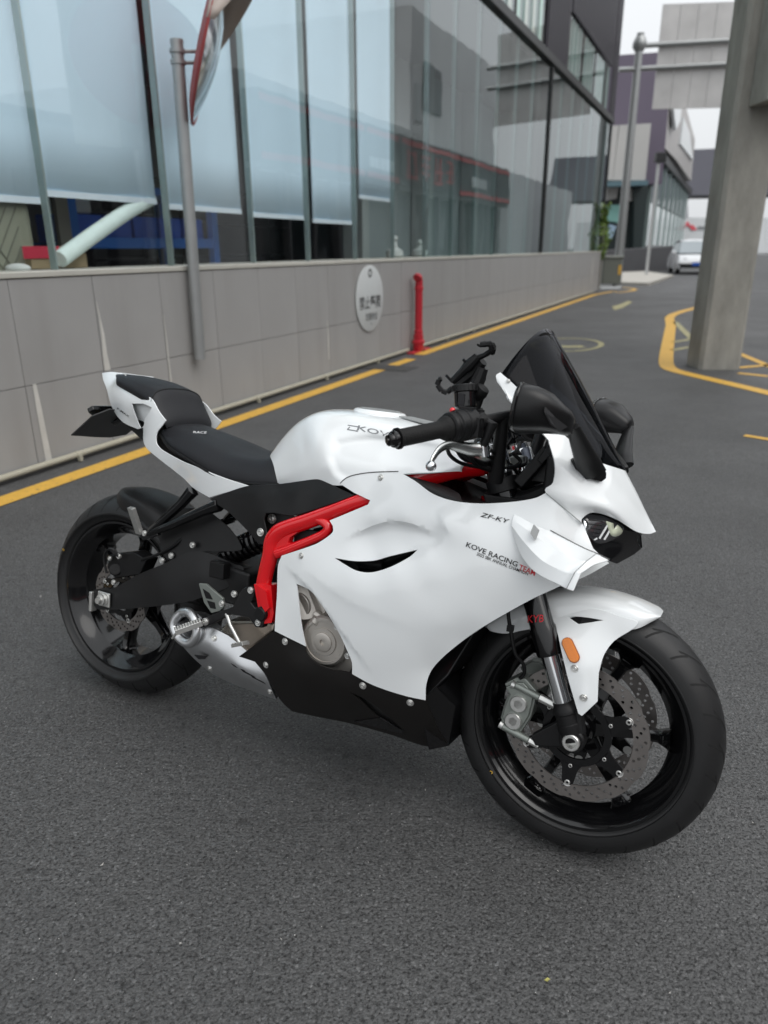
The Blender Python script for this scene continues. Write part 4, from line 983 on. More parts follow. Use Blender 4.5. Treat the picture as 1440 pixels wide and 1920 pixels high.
# --- hugger over the rear wheel
rows = []
for ang, hwid, ro in [(102, .030, .330), (98, .062, .331), (88, .084, .331), (72, .092, .332), (55, .096, .334), (40, .098, .338), (30, .098, .343)]:
    a = R_(ang); e = np.array([math.cos(a), 0, math.sin(a)]); rows.append([rw_c + e * (ro - f) + np.array([0, -hwid * t, 0]) for t, f in ((-1, .06), (-.95, .022), (-.55, .003), (0, 0), (.55, .003), (.95, .022), (1, .06))])
hug = build(MB().grid(crgrid(rows, 4)), 'rear_mudguard', blackmatte, bike, angle=50, solid=.003, bevel=.001)
hfld = Field([(300, 985, .110), (330, 960, .105), (360, 1010, .112), (400, 990, .108), (440, 1020, .105), (350, 1050, .122), (300, 1060, .125)])
k = patch(hfld, [(316, 965), (345, 952), (392, 958), (425, 985), (446, 1010), (452, 1032), (380, 1035), (352, 1040), (322, 1052), (300, 1030), (306, 990)], [], hard=(0, 2, 4), step=.012)
build(k, 'mudguard_arm', blackmatte, hug, angle=40, solid=.004, bevel=.0015)
# shock absorber with preload collars
a = P(425, 1040, .06); b = P(492, 1010, .06); k = MB(); dv = (b - a); ln = np.linalg.norm(dv); dv /= ln
prof = [(.0, -.02), (.016, -.02), (.018, .0)]; t = .01
while t < ln + .06: prof += [(.034, t), (.036, t + .006), (.034, t + .012), (.028, t + .014)]; t += .018
prof += [(.028, t), (.0, t)]
k.lathe(a, dv, prof, 28); sh = build(k, 'shock_absorber', blackgloss, bike, angle=35); bolt(P(425, 1026, .1), YA, .009, sh)

# --- passenger footpeg hanger
k = MB()
k.tube(PS([(362, 920, .135), (340, 945, .145), (283, 996, .160)]), [.020, .0155, .013], 8, flat=((0, 1, 0), .9))
k.tube(PS([(412, 946, .145), (380, 958, .152), (320, 985, .160), (280, 1000, .160)]), [.021, .0165, .0135, .012], 8, flat=((0, 1, 0), .9))
k.prism(PS([(258, 1000, .166), (290, 990, .166), (296, 1004, .166), (268, 1014, .166)]), (0, .014, 0))
for m_ in (k, k.mirror()): hang = build(m_, 'peg_hanger', blackgloss, bike, angle=35, bevel=.002)
hang2 = hang
def peg(a, b, r, nb, parent, sgn=1, wdt=.012):
    k = MB(); d = (b - a); L = np.linalg.norm(d); d /= L; side = np.cross(d, np.array([0, 0, 1.0])); side /= np.linalg.norm(side); up = np.cross(side, d)
    k.box((a + b) / 2, (L, wdt * 2, r), np.stack([d, side, up], 1))
    for i in range(nb):
        q = a + d * L * (i + .5) / nb
        for j in (-1, 0, 1): k.box(q + up * (r * .5 + .0003) + side * wdt * .62 * j, (L / nb * .62, wdt * .44, .0026), np.stack([d, side, up], 1))
    return k
a, b = P(262, 1000, .165), P(246, 952, .195)
pf = build(peg(a, b, .012, 9, None), 'passenger_footpeg', steel, bike, angle=20, bevel=.001)
bolt(P(270, 1000, .172), YA, .008, pf)

# --- rider's footrest plate, peg, heel guard and brake pedal
k = MB(); y = .205
k.prism(PS([(452, 1106, y), (462, 1100, y), (478, 1106, y), (476, 1118, y), (470, 1130, y), (478, 1140, y), (490, 1136, y), (500, 1150, y), (492, 1178, y), (478, 1176, y), (466, 1158, y), (430, 1152, y), (392, 1174, y), (374, 1178, y), (372, 1162, y), (398, 1152, y), (436, 1138, y)]), (0, .022, 0))
fp = build(k, 'footrest_plate', blackmatte, bike, angle=20, bevel=.003)
k = MB().lathe(P(488, 1152, .212), YA, [(.0, .004), (.015, .004), (.017, .001), (.017, -.01)], 24); build(k, 'plate_cap', plastic, fp, angle=30)
for u, v in [(469, 1107), (483, 1168), (415, 1132), (438, 1114)]: bolt(P(u, v, .207), YA, .0085, fp)
bolt(P(384, 1166, .210), YA, .010, fp)
k = MB(); k.prism(PS([(372, 1094, .196), (386, 1095, .196), (418, 1122, .196), (420, 1138, .196), (412, 1146, .196), (396, 1150, .196), (382, 1130, .196)]), (0, .008, 0))
hg = build(k, 'heel_guard', caliperm, fp, angle=20, bevel=.002)
k = MB().prism(PS([(380, 1104, .1975), (392, 1112, .1975), (398, 1124, .1975), (386, 1122, .1975)]), (0, .003, 0)); k.prism(PS([(388, 1126, .1975), (402, 1130, .1975), (404, 1142, .1975), (394, 1140, .1975)]), (0, .003, 0)); build(k, 'guard_slot', plastic, hg, angle=0)
a, b = P(378, 1166, .225), P(328, 1184, .275)
build(peg(a, b, .014, 10, None, wdt=.014), 'rider_footpeg', steel, bike, angle=20, bevel=.001)
k = MB().rod(P(332, 1186, .272), P(323, 1197, .272), .004, 10, .003); build(k, 'peg_feeler', steel, bike)
k = MB().tube(PS([(425, 1150, .20), (432, 1172, .202), (450, 1206, .210)]), [.006, .005, .0045], 10)
bp = build(k, 'brake_pedal', steel, bike)
a, b = P(440, 1210, .212), P(461, 1206, .226); build(peg(a, b, .009, 4, None, wdt=.011), 'pedal_pad', steel, bp, angle=20, bevel=.001)
# side stand on the left
k = MB().rod(np.array([.66, .12, .30]), np.array([.60, .285, .070]), .012, 14); k.box(np.array([.60, .285, .0655]), (.05, .05, .008), np.array([[1, 0, 0], [0, cl_, sl_], [0, -sl_, cl_]])); build(k, 'side_stand', blackmatte, bike)
# --- cockpit: inner panels, triple clamp, instruments
for s in (1, -1):
    k = MB()
    q = PS([(745, 886, .188), (785, 908, .196), (815, 929, .203), (850, 941, .206), (868, 941, .200), (862, 925, .16), (838, 912, .135), (790, 899, .150)])
    k.prism(q, (0, .004, -.012))
    build(sided(k, s), 'inner_panel', plastic, bike, angle=20, bevel=.002)
k = MB()
k.prism([(.97, -.165, .80), (1.10, -.175, .765), (1.30, -.165, .775), (1.34, -.12, .79), (1.34, .12, .79), (1.30, .165, .775), (1.10, .175, .765), (.97, .165, .80)], (.0, 0, -.05)); build(k, 'cockpit_floor', plastic, bike, angle=20)
k = MB()
k.prism([(1.235, -.11, .845), (1.262, -.105, .95), (1.285, -.105, .95), (1.30, -.11, .845)], (0, .22, 0))
k.box(P(1018, 873, .05), (.025, .16, .10), np.array([[math.cos(.6), 0, math.sin(.6)], [0, 1, 0], [-math.sin(.6), 0, math.cos(.6)]]))
dash = build(k, 'instrument_panel', plastic, bike, angle=20, bevel=.004)
k = MB().prism(PS([(1006, 862, .135), (1030, 830, .135), (1036, 836, .135), (1036, 850, .135), (1015, 872, .135)]), (0, .12, 0)); build(k, 'dash_visor', plastic, dash, angle=20, bevel=.003)
k = MB()
for sg in (1, -1):
    k.tube(smooth(np.array([[1.16, -.05 * sg, .82], [1.22, -.10 * sg, .80], [1.30, -.12 * sg, .84]]), 4), .022, 12)
k.box((1.30, 0, .86), (.05, .30, .10)); build(k, 'cowl_stay', plastic, bike, angle=20, bevel=.008)
# upper clamp and fork tops
sp = lambda u, v, w_: PF(u, v, w_)
topR = fa + fd * .628; topR = np.array([topR[0], -.105, topR[2]])
k = MB(); zc = fd
hub = topR * np.array([1, 0, 1]) + np.array([-.034, 0, -.014])
ring = [topR + np.array([.03, -.03, 0]), topR + np.array([-.02, -.035, 0]), topR + np.array([-.045, .0, -.004]), hub + np.array([-.05, -.03, 0]), hub + np.array([-.05, .03, 0]), topR * np.array([1, -1, 1]) + np.array([-.045, 0, -.004]), topR * np.array([1, -1, 1]) + np.array([-.02, .035, 0]), topR * np.array([1, -1, 1]) + np.array([.03, .03, 0]), hub + np.array([.05, .05, .012]), hub + np.array([.05, -.05, .012])]
k.prism(np.array(ring) - fd * .03, fd * .022)
tc = steered(build(k, 'upper_clamp', caliperm, bike, angle=20, bevel=.004))
for s in (1, -1):
    c = topR * np.array([1, s, 1])
    k = MB().lathe(c - fd * .05, fd, [(.029, 0), (.029, .05), (.027, .054), (.021, .056), (.021, .066), (.012, .068), (.0, .068)], 32); build(k, 'fork_cap', chrome, tc, angle=30)
    k = MB().lathe(c + fd * .010, fd, [(.008, 0), (.008, .012), (.0, .012)], 6); build(k, 'adjuster', chrome, tc, angle=20)
k = MB().lathe(hub - fd * .02, fd, [(.028, 0), (.028, .02), (.022, .024), (.016, .024), (.014, .034), (.0, .034)], 24); build(k, 'stem_nut', chrome, tc, angle=30)
k = MB().lathe(hub + np.array([-.012, -.0, .02]), fd, [(.030, 0), (.034, .006), (.034, .020), (.028, .026), (.0, .028)], 9); k.box(hub + fd * .05 + np.array([-.012, 0, 0]), (.05, .016, .016)); build(k, 'ignition_lock', plastic, tc, angle=20, bevel=.003)
# lower clamp, black
lowR = fa + fd * .50; k = MB(); c0_ = lowR * np.array([1, 0, 1])
k.prism([c0_ + np.array([.045, -.135, 0]), c0_ + np.array([-.045, -.135, 0]), c0_ + np.array([-.07, 0, 0]), c0_ + np.array([-.045, .135, 0]), c0_ + np.array([.045, .135, 0])], fd * .03); build(k, 'lower_clamp', plastic, tc, angle=20, bevel=.004)

# clip-on bars with everything on them
def handlebar(s):
    M_ = np.array([1, s, 1])
    A_, B_ = PF(728, 826, .425), PF(838, 803, .305); d = (B_ - A_); L = np.linalg.norm(d); d /= L
    In = PF(884, 798, .235)
    d2 = (In - B_)
    k = MB().rod(A_, B_ + d * .17, .011, 16)
    cl = topR + fd * -.075
    k.lathe(cl - fd * .015, fd, [(.028, 0), (.036, .002), (.036, .03), (.028, .032)], 28, closed=True)
    k.tube([cl + np.array([-.01, -.03, .01]), B_ + d * .15], [.018, .0125], 14)
    hbar = steered(build(sided(k, s), 'handlebar', plastic, bike, angle=35))
    # grip with end flange
    k = MB().lathe(A_, d, [(.0160, .020), (.0205, .020), (.0205, .024), (.0172, .027), (.0172, .118), (.0186, .124), (.022, .130), (.025, .136), (.025, .142), (.016, .142)], 32)
    build(sided(k, s), 'grip', gripmat, hbar, angle=30)
    k = MB().lathe(A_, d, [(.0, -.004), (.005, -.004), (.0055, -.001), (.0085, .0), (.0115, .004), (.0125, .008), (.015, .009), (.0165, .012), (.0165, .0185), (.014, .020), (.0, .020)], 32)
    build(sided(k, s), 'bar_end', blackgloss, hbar, angle=25)
    k = MB().lathe(A_, d, [(.026, .143), (.030, .146), (.031, .152), (.029, .156), (.029, .159), (.0325, .161), (.0325, .176), (.031, .178), (.031, .180), (.0325, .182), (.0325, .204), (.030, .208), (.014, .208)], 32)
    q = A_ + d * .19; k.box(q + np.array([0, 0, .020]), (.030, .026, .03)); k.box(q + np.array([.018, 0, -.004]), (.03, .03, .04))
    sw_ = build(sided(k, s), 'switch_housing', plastic, hbar, angle=30, bevel=.002)
    q = (A_ + d * .166 + np.array([-.012, -.002, .030])) * M_; build(MB().sphere(q, .006, 10), 'switch_button', red if s > 0 else plastic, sw_)
    # lever perch and lever
    k = MB(); pc = A_ + d * .232
    k.lathe(A_, d, [(.012, .212), (.019, .213), (.019, .234), (.012, .235)], 24, closed=True)
    piv = PF(905, 836, .232)
    k.tube([pc, pc + np.array([.022, 0, -.004]), piv], [.013, .013, .009], 12); 
    build(sided(k, s), 'lever_perch', plastic, hbar, angle=35)
    pts = PFS([(917, 846, .218), (905, 843, .228), (885, 843, .250), (862, 838, .283), (842, 834, .316), (825, 842, .345), (814, 856, .365), (809, 866, .372)])
    k = MB().tube(smooth(pts, 5), np.interp(np.linspace(0, 7, 36), range(8), [.009, .0145, .0145, .0115, .0090, .0080, .0068, .006]), 16, flat=((0, 0, 1), .6))
    lv = build(sided(k, s), 'brake_lever' if s > 0 else 'clutch_lever', lever_m, hbar)
    q = PF(808, 874, .374) * M_; build(MB().sphere(q, .0105, 18), 'lever_ball', chrome, lv)
    k = MB().lathe(PF(906, 838, .226) * M_, np.array([-.25, -.1 * s, 1]), [(.0, .012), (.010, .012), (.0125, .010), (.0125, .0), (.012, -.02), (.0, -.02)], 20); build(k, 'pivot_bolt', chrome, lv, angle=30)
    return hbar
hbR = handlebar(1); handlebar(-1)
# brake fluid reservoir on the right bar
rb_, rt_ = PF(873, 765, .225), PF(871, 722, .225); ax_ = rt_ - rb_; hl_ = np.linalg.norm(ax_); ax_ /= hl_
k = MB().lathe(rb_, ax_, [(.0, 0), (.020, 0), (.0225, .003), (.0225, hl_ * .68), (.021, hl_ * .70)], 36)
rsv = build(k, 'fluid_reservoir', blackgloss, hbR, angle=30)
k = MB(); prof = [(.021, hl_ * .70), (.0265, hl_ * .72), (.0265, hl_ * .98), (.0245, hl_ * 1.02), (.018, hl_ * 1.02), (.017, hl_ * .99), (.0, hl_ * .99)]
k.lathe(rb_, ax_, prof, 36)
for i in range(18):
    a = i * math.pi / 9; e1 = np.cross(ax_, np.array([1.0, 0, 0])); e1 /= np.linalg.norm(e1); e2 = np.cross(ax_, e1); e = math.cos(a) * e1 + math.sin(a) * e2
    k.box(rb_ + ax_ * hl_ * .85 + e * .0265, (.0018, .003, hl_ * .22), np.stack([e, np.cross(ax_, e), ax_], 1))
build(k, 'reservoir_cap', blackmatte, rsv, angle=30)
k = MB().box(rb_ + ax_ * hl_ * .35 + np.array([.0, -.0225, 0]), (.014, .004, hl_ * .5)); build(k, 'sight_window', darkmetal, rsv, angle=20, bevel=.001)
k = MB(); k.tube([rb_, rb_ - ax_ * .018 + np.array([.01, .01, 0]), PF(893, 790, .20)], .008, 12); k.box(PF(884, 772, .21), (.05, .02, .012)); k.rod(PF(868, 778, .22), PF(905, 770, .19), .006, 10)
k.tube(smooth(PFS([(885, 770, .205), (903, 790, .19), (893, 800, .18), (905, 812, .17)]), 4), .006, 8)
mb_ = build(k, 'reservoir_bracket', plastic, hbR, angle=20, bevel=.0015)
for u, v in [(879, 757), (874, 773), (887, 783), (905, 815)]: bolt(PF(u, v, .232), (0, -1, .3), .0058, mb_)
# phone holder clamp above the reservoir
k = MB()
a, b = PF(848, 716, .20), PF(896, 668, .20)
bd = (b - a) / np.linalg.norm(b - a)
k.tube([a, a * .6 + b * .4, a * .35 + b * .65, b], [.008, .009, .013, .009], 10)
k.tube([PF(856, 722, .19), PF(884, 700, .18), PF(906, 678, .19)], [.012, .014, .010], 10)
k.tube([PF(893, 720, .19), PF(905, 690, .19)], [.016, .012], 10); k.lathe(PF(900, 735, .20), np.array([.6, -.2, .7]), [(.0, -.014), (.014, -.012), (.017, 0), (.014, .012), (.0, .014)], 16)
k.tube([PF(900, 735, .19), PF(893, 762, .19), PF(886, 785, .19)], [.013, .010, .010], 12)
for u, v, du, dv in [(884, 700, 20, -8), (878, 706, 28, 4)]:
    k.tube([PF(u, v, .17), PF(u + du, v + dv, .19)], [.011, .009], 8)
ph = steered(build(k, 'phone_holder', plastic, bike, angle=30))
def claw(L, r):
    k = MB(); pts = PFS(L)
    for i in range(len(pts) - 1):
        k.tube([pts[i], pts[i + 1]], [r * 1.15, r], 6)
    build(k, 'claw', plastic, ph, angle=20, bevel=.001)
claw([(848, 728, .20), (838, 736, .205), (828, 733, .21), (820, 722, .215), (823, 712, .215), (828, 710, .215)], .0055)
claw([(894, 672, .20), (912, 664, .205), (922, 656, .21), (921, 645, .215), (912, 645, .215), (900, 646, .22), (898, 650, .22)], .0058)
claw([(922, 662, .20), (926, 652, .21), (922, 644, .215)], .006)
k = MB().rod(PF(836, 703, .21), PF(848, 716, .20), .0032, 8); k.rod(PF(868, 673, .21), PF(880, 688, .20), .0032, 8); build(k, 'clamp_pin', darkmetal, ph)
# cables in front of the bars
k = MB()
for L in ([(878, 846, .25), (893, 872, .20), (935, 884, .13), (975, 868, .09), (962, 850, .10)], [(838, 838, .29), (845, 855, .25), (870, 870, .2), (925, 878, .15), (980, 872, .08), (985, 858, .05)], [(905, 850, .21), (930, 862, .15), (958, 872, .1), (975, 895, .06)],
          [(920, 845, .19), (945, 856, .12), (968, 846, .05), (975, 830, 0)], [(855, 842, .27), (872, 862, .22), (910, 868, .17)], [(940, 850, .1), (960, 820, .06), (970, 800, .02)]):
    k.tube(smooth(PFS(L), 6), .0042, 8)
build(k, 'control_cable', plastic, tc)
k = MB(); k.tube(smooth(PFS([(862, 842, .26), (880, 858, .22), (905, 870, .17), (930, 862, .12)]), 5), .0075, 10); build(k, 'wire_loom', plastic, tc)
for u, v, r in [(940, 792, .018), (955, 800, .016), (930, 806, .02), (950, 822, .02), (965, 812, .014), (940, 835, .018), (925, 825, .014)]:
    k = MB().lathe(PF(u, v, .05), fd, [(.0, -r), (r, -r * .8), (r, .6 * r), (r * .7, r), (.0, r)], 14); build(k, 'clamp_fitting', blackgloss, tc, angle=30)
k = MB().rod(PF(928, 842, .08), PF(958, 818, .05), .003, 8); build(k, 'steering_link', steel, tc)

# --- mirrors
mat_ind = mat('indicator_smoke', (.045, .045, .047), .3, coat=.5)
def mirror(s):
    M_ = np.array([1, s, 1])
    rims = []
    base = P(984, 771, .335)
    rings = [((970, 766, .330), .058, .0400), ((974, 767, .330), .062, .0440), ((985, 768, .330), .061, .0435), ((1005, 770, .328), .058, .0410), ((1030, 776, .322), .052, .0355), ((1052, 787, .314), .038, .0265), ((1066, 794, .307), .030, .022), ((1075, 799, .303), .020, .014)]
    G = []
    for c, hy, hz in rings:
        c = P(*c); r = []
        for j in range(28):
            a = 2 * math.pi * j / 28; ca, sa_ = math.cos(a), math.sin(a)
            e = .66
            y_ = hy * math.copysign(abs(ca) ** e, ca); z_ = hz * math.copysign(abs(sa_) ** e, sa_)
            r.append(c + np.array([.10 * z_ - .12 * y_, y_, z_ - .10 * y_]))
        G.append(r)
    G = np.array(G); k = MB(); m_, n_ = G.shape[:2]
    k.add(G.reshape(-1, 3), [(i * n_ + j, i * n_ + (j + 1) % n_, (i + 1) * n_ + (j + 1) % n_, (i + 1) * n_ + j) for i in range(m_ - 1) for j in range(n_)] + [tuple((m_ - 1) * n_ + j for j in range(n_))])
    o = build(sided(k, s), 'mirror', plastic_smooth, bike, angle=50)
    build(sided(MB().tube(G[1] + np.array([.002, 0, 0]), .0032, 8, closed=True), s), 'mirror_rim', blackgloss, o)
    inner = G[0] * .97 + G[0].mean(0) * .03 + np.array([.002, 0, 0])
    k = MB().add(inner, [tuple(range(n_))]); build(sided(k, s), 'mirror_glass', chrome, o, angle=0)
    # turn-signal recess panel on the shell
    cen = G[3:6].mean((0, 1))
    on = on_grid(np.concatenate([G, G[:, :1]], 1), .0055)
    q = [on(u, v) for u, v in [(1022, 762), (1041, 782), (1064, 800), (1048, 810), (1032, 796), (1020, 772)]]
    k = MB().add(q, [tuple(range(6))]); k.add(np.array(q) * .78 + np.mean(q, 0) * .22 + (np.mean(q, 0) - cen) * .02, [tuple(range(6))])
    build(sided(k, s), 'indicator', mat_ind, o, angle=0)
    # arm and foot
    pts = PS([(1074, 800, .296), (1082, 820, .262), (1094, 848, .215), (1104, 870, .180), (1115, 888, .160)])
    k = MB().tube(smooth(pts, 4), np.interp(np.linspace(0, 4, 17), range(5), [.012, .0155, .021, .025, .024]), 20, flat=((1, 0, 0.4), .5))
    build(sided(k, s), 'mirror_arm', plastic_smooth, o, angle=50)
    q = PS([(1070, 861, .186), (1085, 853, .182), (1112, 868, .150), (1134, 884, .122), (1134, 897, .125), (1125, 903, .136), (1100, 896, .158), (1080, 880, .180)])
    nq = np.cross(q[2] - q[0], q[5] - q[0]); nq /= np.linalg.norm(nq); nq = nq if nq[1] < 0 else -nq
    k = MB().prism(q - nq * .006, nq * .014); build(sided(k, s), 'mirror_foot', plastic_smooth, o, angle=20, bevel=.004)
plastic_smooth = mat('smooth_black_plastic', (.006, .006, .0065), .33, bump=.05, bscale=700, spec=.4)
mirror(1); mirror(-1)
# ================================================================== SETTING (first pass)
def asphalt():
    m = bpy.data.materials.new('asphalt'); m.use_nodes = True; t = m.node_tree; b = t.nodes['Principled BSDF']; L = t.links.new
    tc = t.nodes.new('ShaderNodeTexCoord')
    def noise(sc, det=5, rough=.6):
        n = t.nodes.new('ShaderNodeTexNoise'); n.inputs['Scale'].default_value = sc; n.inputs['Detail'].default_value = det; n.inputs['Roughness'].default_value = rough; L(tc.outputs['Object'], n.inputs['Vector']); return n.outputs['Fac']
    def ramp(x, stops):
        r = t.nodes.new('ShaderNodeValToRGB'); e = r.color_ramp.elements
        while len(e) < len(stops): e.new(.5)
        for el, (p_, c_) in zip(e, stops): el.position = p_; el.color = (c_, c_, c_, 1)
        L(x, r.inputs[0]); return r.outputs[0]
    def mul(a, b_):
        n = t.nodes.new('ShaderNodeMix'); n.data_type = 'RGBA'; n.blend_type = 'MULTIPLY'; n.inputs[0].default_value = 1; L(a, n.inputs[6]); L(b_, n.inputs[7]); return n.outputs[2]
    v = t.nodes.new('ShaderNodeTexVoronoi'); v.inputs['Scale'].default_value = 195; L(tc.outputs['Object'], v.inputs['Vector'])
    v2 = t.nodes.new('ShaderNodeTexVoronoi'); v2.inputs['Scale'].default_value = 60; L(tc.outputs['Object'], v2.inputs['Vector'])
    stones = ramp(v.outputs['Color'], [(0, .059), (.45, .077), (.8, .099), (1.0, .175)])
    pits = ramp(noise(128, 4), [(.35, .28), (.48, 1.0)])
    pits2 = ramp(noise(33, 5), [(.30, .55), (.46, 1.0)])
    patches = ramp(noise(1.6, 6), [(.3, .80), (.7, 1.10)])
    wide = ramp(noise(.25, 3), [(.3, .92), (.7, 1.06)])
    col = mul(mul(mul(mul(stones, pits), pits2), patches), wide)
    # pale grit specks
    v3 = t.nodes.new('ShaderNodeTexVoronoi'); v3.inputs['Scale'].default_value = 75; L(tc.outputs['Object'], v3.inputs['Vector'])
    sp = t.nodes.new('ShaderNodeMath'); sp.operation = 'LESS_THAN'; sp.inputs[1].default_value = .085; L(v3.outputs['Distance'], sp.inputs[0])
    sx = t.nodes.new('ShaderNodeSeparateColor'); L(v3.outputs['Color'], sx.inputs[0]); gt = t.nodes.new('ShaderNodeMath'); gt.operation = 'GREATER_THAN'; gt.inputs[1].default_value = .94; L(sx.outputs[0], gt.inputs[0])
    an = t.nodes.new('ShaderNodeMath'); an.operation = 'MULTIPLY'; L(sp.outputs[0], an.inputs[0]); L(gt.outputs[0], an.inputs[1])
    mx_ = t.nodes.new('ShaderNodeMix'); mx_.data_type = 'RGBA'; L(an.outputs[0], mx_.inputs[0]); L(col, mx_.inputs[6]); mx_.inputs[7].default_value = (.46, .45, .43, 1)
    L(mx_.outputs[2], b.inputs['Base Color']); rr = t.nodes.new('ShaderNodeMapRange'); rr.inputs['To Min'].default_value = .42; rr.inputs['To Max'].default_value = .80; L(noise(.7, 4), rr.inputs['Value']); L(rr.outputs[0], b.inputs['Roughness']); b.inputs['Specular IOR Level'].default_value = .5
    h = t.nodes.new('ShaderNodeMath'); h.operation = 'ADD'; L(v.outputs['Distance'], h.inputs[0]); hh = t.nodes.new('ShaderNodeMath'); hh.operation = 'MULTIPLY'; hh.inputs[1].default_value = -1.4; L(pits, hh.inputs[0]); L(hh.outputs[0], h.inputs[1])
    inv = t.nodes.new('ShaderNodeMath'); inv.operation = 'MULTIPLY'; inv.inputs[1].default_value = -1; L(h.outputs[0], inv.inputs[0])
    bp = t.nodes.new('ShaderNodeBump'); bp.inputs['Strength'].default_value = .7; bp.inputs['Distance'].default_value = .0028; L(inv.outputs[0], bp.inputs['Height']); L(bp.outputs[0], b.inputs['Normal'])
    return m
asph = asphalt()
road = build(MB().add([(-400, -400, 0), (400, -400, 0), (400, 700, 0), (-400, 700, 0)], [(0, 1, 2, 3)]), 'road', asph, None, angle=0, kind='structure')

# loose grit lying on the asphalt
k = MB()
for i in range(48):
    u, v = rng.uniform(-200, 1640), rng.uniform(1180, 1960) if i % 3 else rng.uniform(760, 1200); c = ground(u, v); r = rng.uniform(.0012, .0030) * (1 if v > 1200 else 1.6)
    q = c + rng.normal(size=(5, 3)) * r; q[:, 2] = np.abs(q[:, 2]) + .0005; q[4, 2] = r * 1.3
    k.add(q, [(0, 1, 4), (1, 2, 4), (2, 3, 4), (3, 0, 4), (0, 3, 2, 1)])
tag(build(k, 'grit', mat('pale_grit', (.34, .33, .31), .8), None, angle=0, kind='stuff'), 'loose pale grit scattered over the dark asphalt', 'grit')
c = ground(1026, 1838); k = MB().add([c + np.array(q) for q in ((-.006, 0, .001), (-.001, -.004, .002), (.006, .001, .002), (.001, .004, .003))], [(0, 1, 2, 3)])
tag(build(k, 'fallen_leaf', mat('dry_leaf', (.35, .33, .10), .7), None, angle=0, solid=.0006), 'tiny yellowish dry leaf lying on the asphalt below the front wheel', 'leaf')
yellow = mat('yellow_road_paint', (.60, .35, .055), .6, var=.18, vscale=14, bump=.3, bscale=160)
def wear(m, sc, lo, hi, dark=(.085, .084, .083)):
    t = m.node_tree; b = t.nodes['Principled BSDF']; src = b.inputs['Base Color'].links[0].from_socket; tc = t.nodes.new('ShaderNodeTexCoord'); n = t.nodes.new('ShaderNodeTexNoise')
    n.inputs['Scale'].default_value = sc; n.inputs['Detail'].default_value = 8; n.inputs['Roughness'].default_value = .7; t.links.new(tc.outputs['Object'], n.inputs['Vector'])
    r = t.nodes.new('ShaderNodeMapRange'); r.inputs['From Min'].default_value = lo; r.inputs['From Max'].default_value = hi; t.links.new(n.outputs['Fac'], r.inputs['Value'])
    x = t.nodes.new('ShaderNodeMix'); x.data_type = 'RGBA'; x.inputs[7].default_value = (*dark, 1); t.links.new(r.outputs[0], x.inputs[0]); t.links.new(src, x.inputs[6]); t.links.new(x.outputs[2], b.inputs['Base Color'])
wear(yellow, 26, .58, .68)
paleyellow = mat('worn_yellow_paint', (.36, .33, .17), .65, var=.25, vscale=9)
whitepaint = mat('worn_white_paint', (.42, .41, .37), .65, var=.2, vscale=9)
wear(paleyellow, 22, .50, .62)
tile_m = mat('grey_wall_tile', (.300, .296, .291), .42, var=.10, vscale=2.2, bump=.05, bscale=200, rvar=.06)
def grime(m, strength, dark):
    t = m.node_tree; b = t.nodes['Principled BSDF']; src = b.inputs['Base Color'].links[0].from_socket; g = t.nodes.new('ShaderNodeNewGeometry'); mp = t.nodes.new('ShaderNodeMapping'); mp.inputs['Scale'].default_value = (4, 4, .6)
    n = t.nodes.new('ShaderNodeTexNoise'); n.inputs['Scale'].default_value = 1; n.inputs['Detail'].default_value = 6; t.links.new(g.outputs['Position'], mp.inputs['Vector']); t.links.new(mp.outputs[0], n.inputs['Vector'])
    r = t.nodes.new('ShaderNodeMapRange'); r.inputs['From Min'].default_value = .45; r.inputs['From Max'].default_value = .75; r.inputs['To Max'].default_value = strength; t.links.new(n.outputs['Fac'], r.inputs['Value'])
    x = t.nodes.new('ShaderNodeMix'); x.data_type = 'RGBA'; x.inputs[7].default_value = (*dark, 1); t.links.new(r.outputs[0], x.inputs[0]); t.links.new(src, x.inputs[6]); t.links.new(x.outputs[2], b.inputs['Base Color'])
grime(tile_m, .26, (.17, .16, .145))
core_m = mat('wall_mortar', (.17, .165, .16), .8)
coping_m = mat('stone_coping', (.42, .41, .37), .6, var=.12, vscale=6)
stain_m = mat('lime_stain_white', (.50, .49, .46), .7, var=.2, vscale=12)
beige = mat('beige_pipe', (.36, .34, .27), .5, var=.12, vscale=7)
galv = mat('galvanised_steel', (.34, .35, .35), .42, .55, var=.12, vscale=9)
darkframe = mat('dark_frame', (.020, .021, .022), .45)
greenalu = mat('grey_green_mullion', (.30, .37, .36), .35, .3)
blind_m = mat('blue_blind_fabric', (.66, .83, .95), .8, var=.04, vscale=2)
rail_m = mat('blind_rail', (.70, .78, .84), .5)
hydrant_m = mat('red_pipe_paint', (.42, .018, .030), .4, var=.15, vscale=15)
concrete = mat('raw_concrete', (.30, .29, .26), .85, var=.62, vscale=4.0, bump=.8, bscale=22, spec=.2)
_cn = [n for n in concrete.node_tree.nodes if n.type == 'TEX_NOISE'][0]; _cn.inputs['Detail'].default_value = 9; _cn.inputs['Roughness'].default_value = .68
_mp = concrete.node_tree.nodes.new('ShaderNodeMapping'); _mp.inputs['Scale'].default_value = (1, 1, .38); _tc = [n for n in concrete.node_tree.nodes if n.type == 'TEX_COORD'][0]
concrete.node_tree.links.new(_tc.outputs['Object'], _mp.inputs['Vector']); concrete.node_tree.links.new(_mp.outputs[0], _cn.inputs['Vector'])
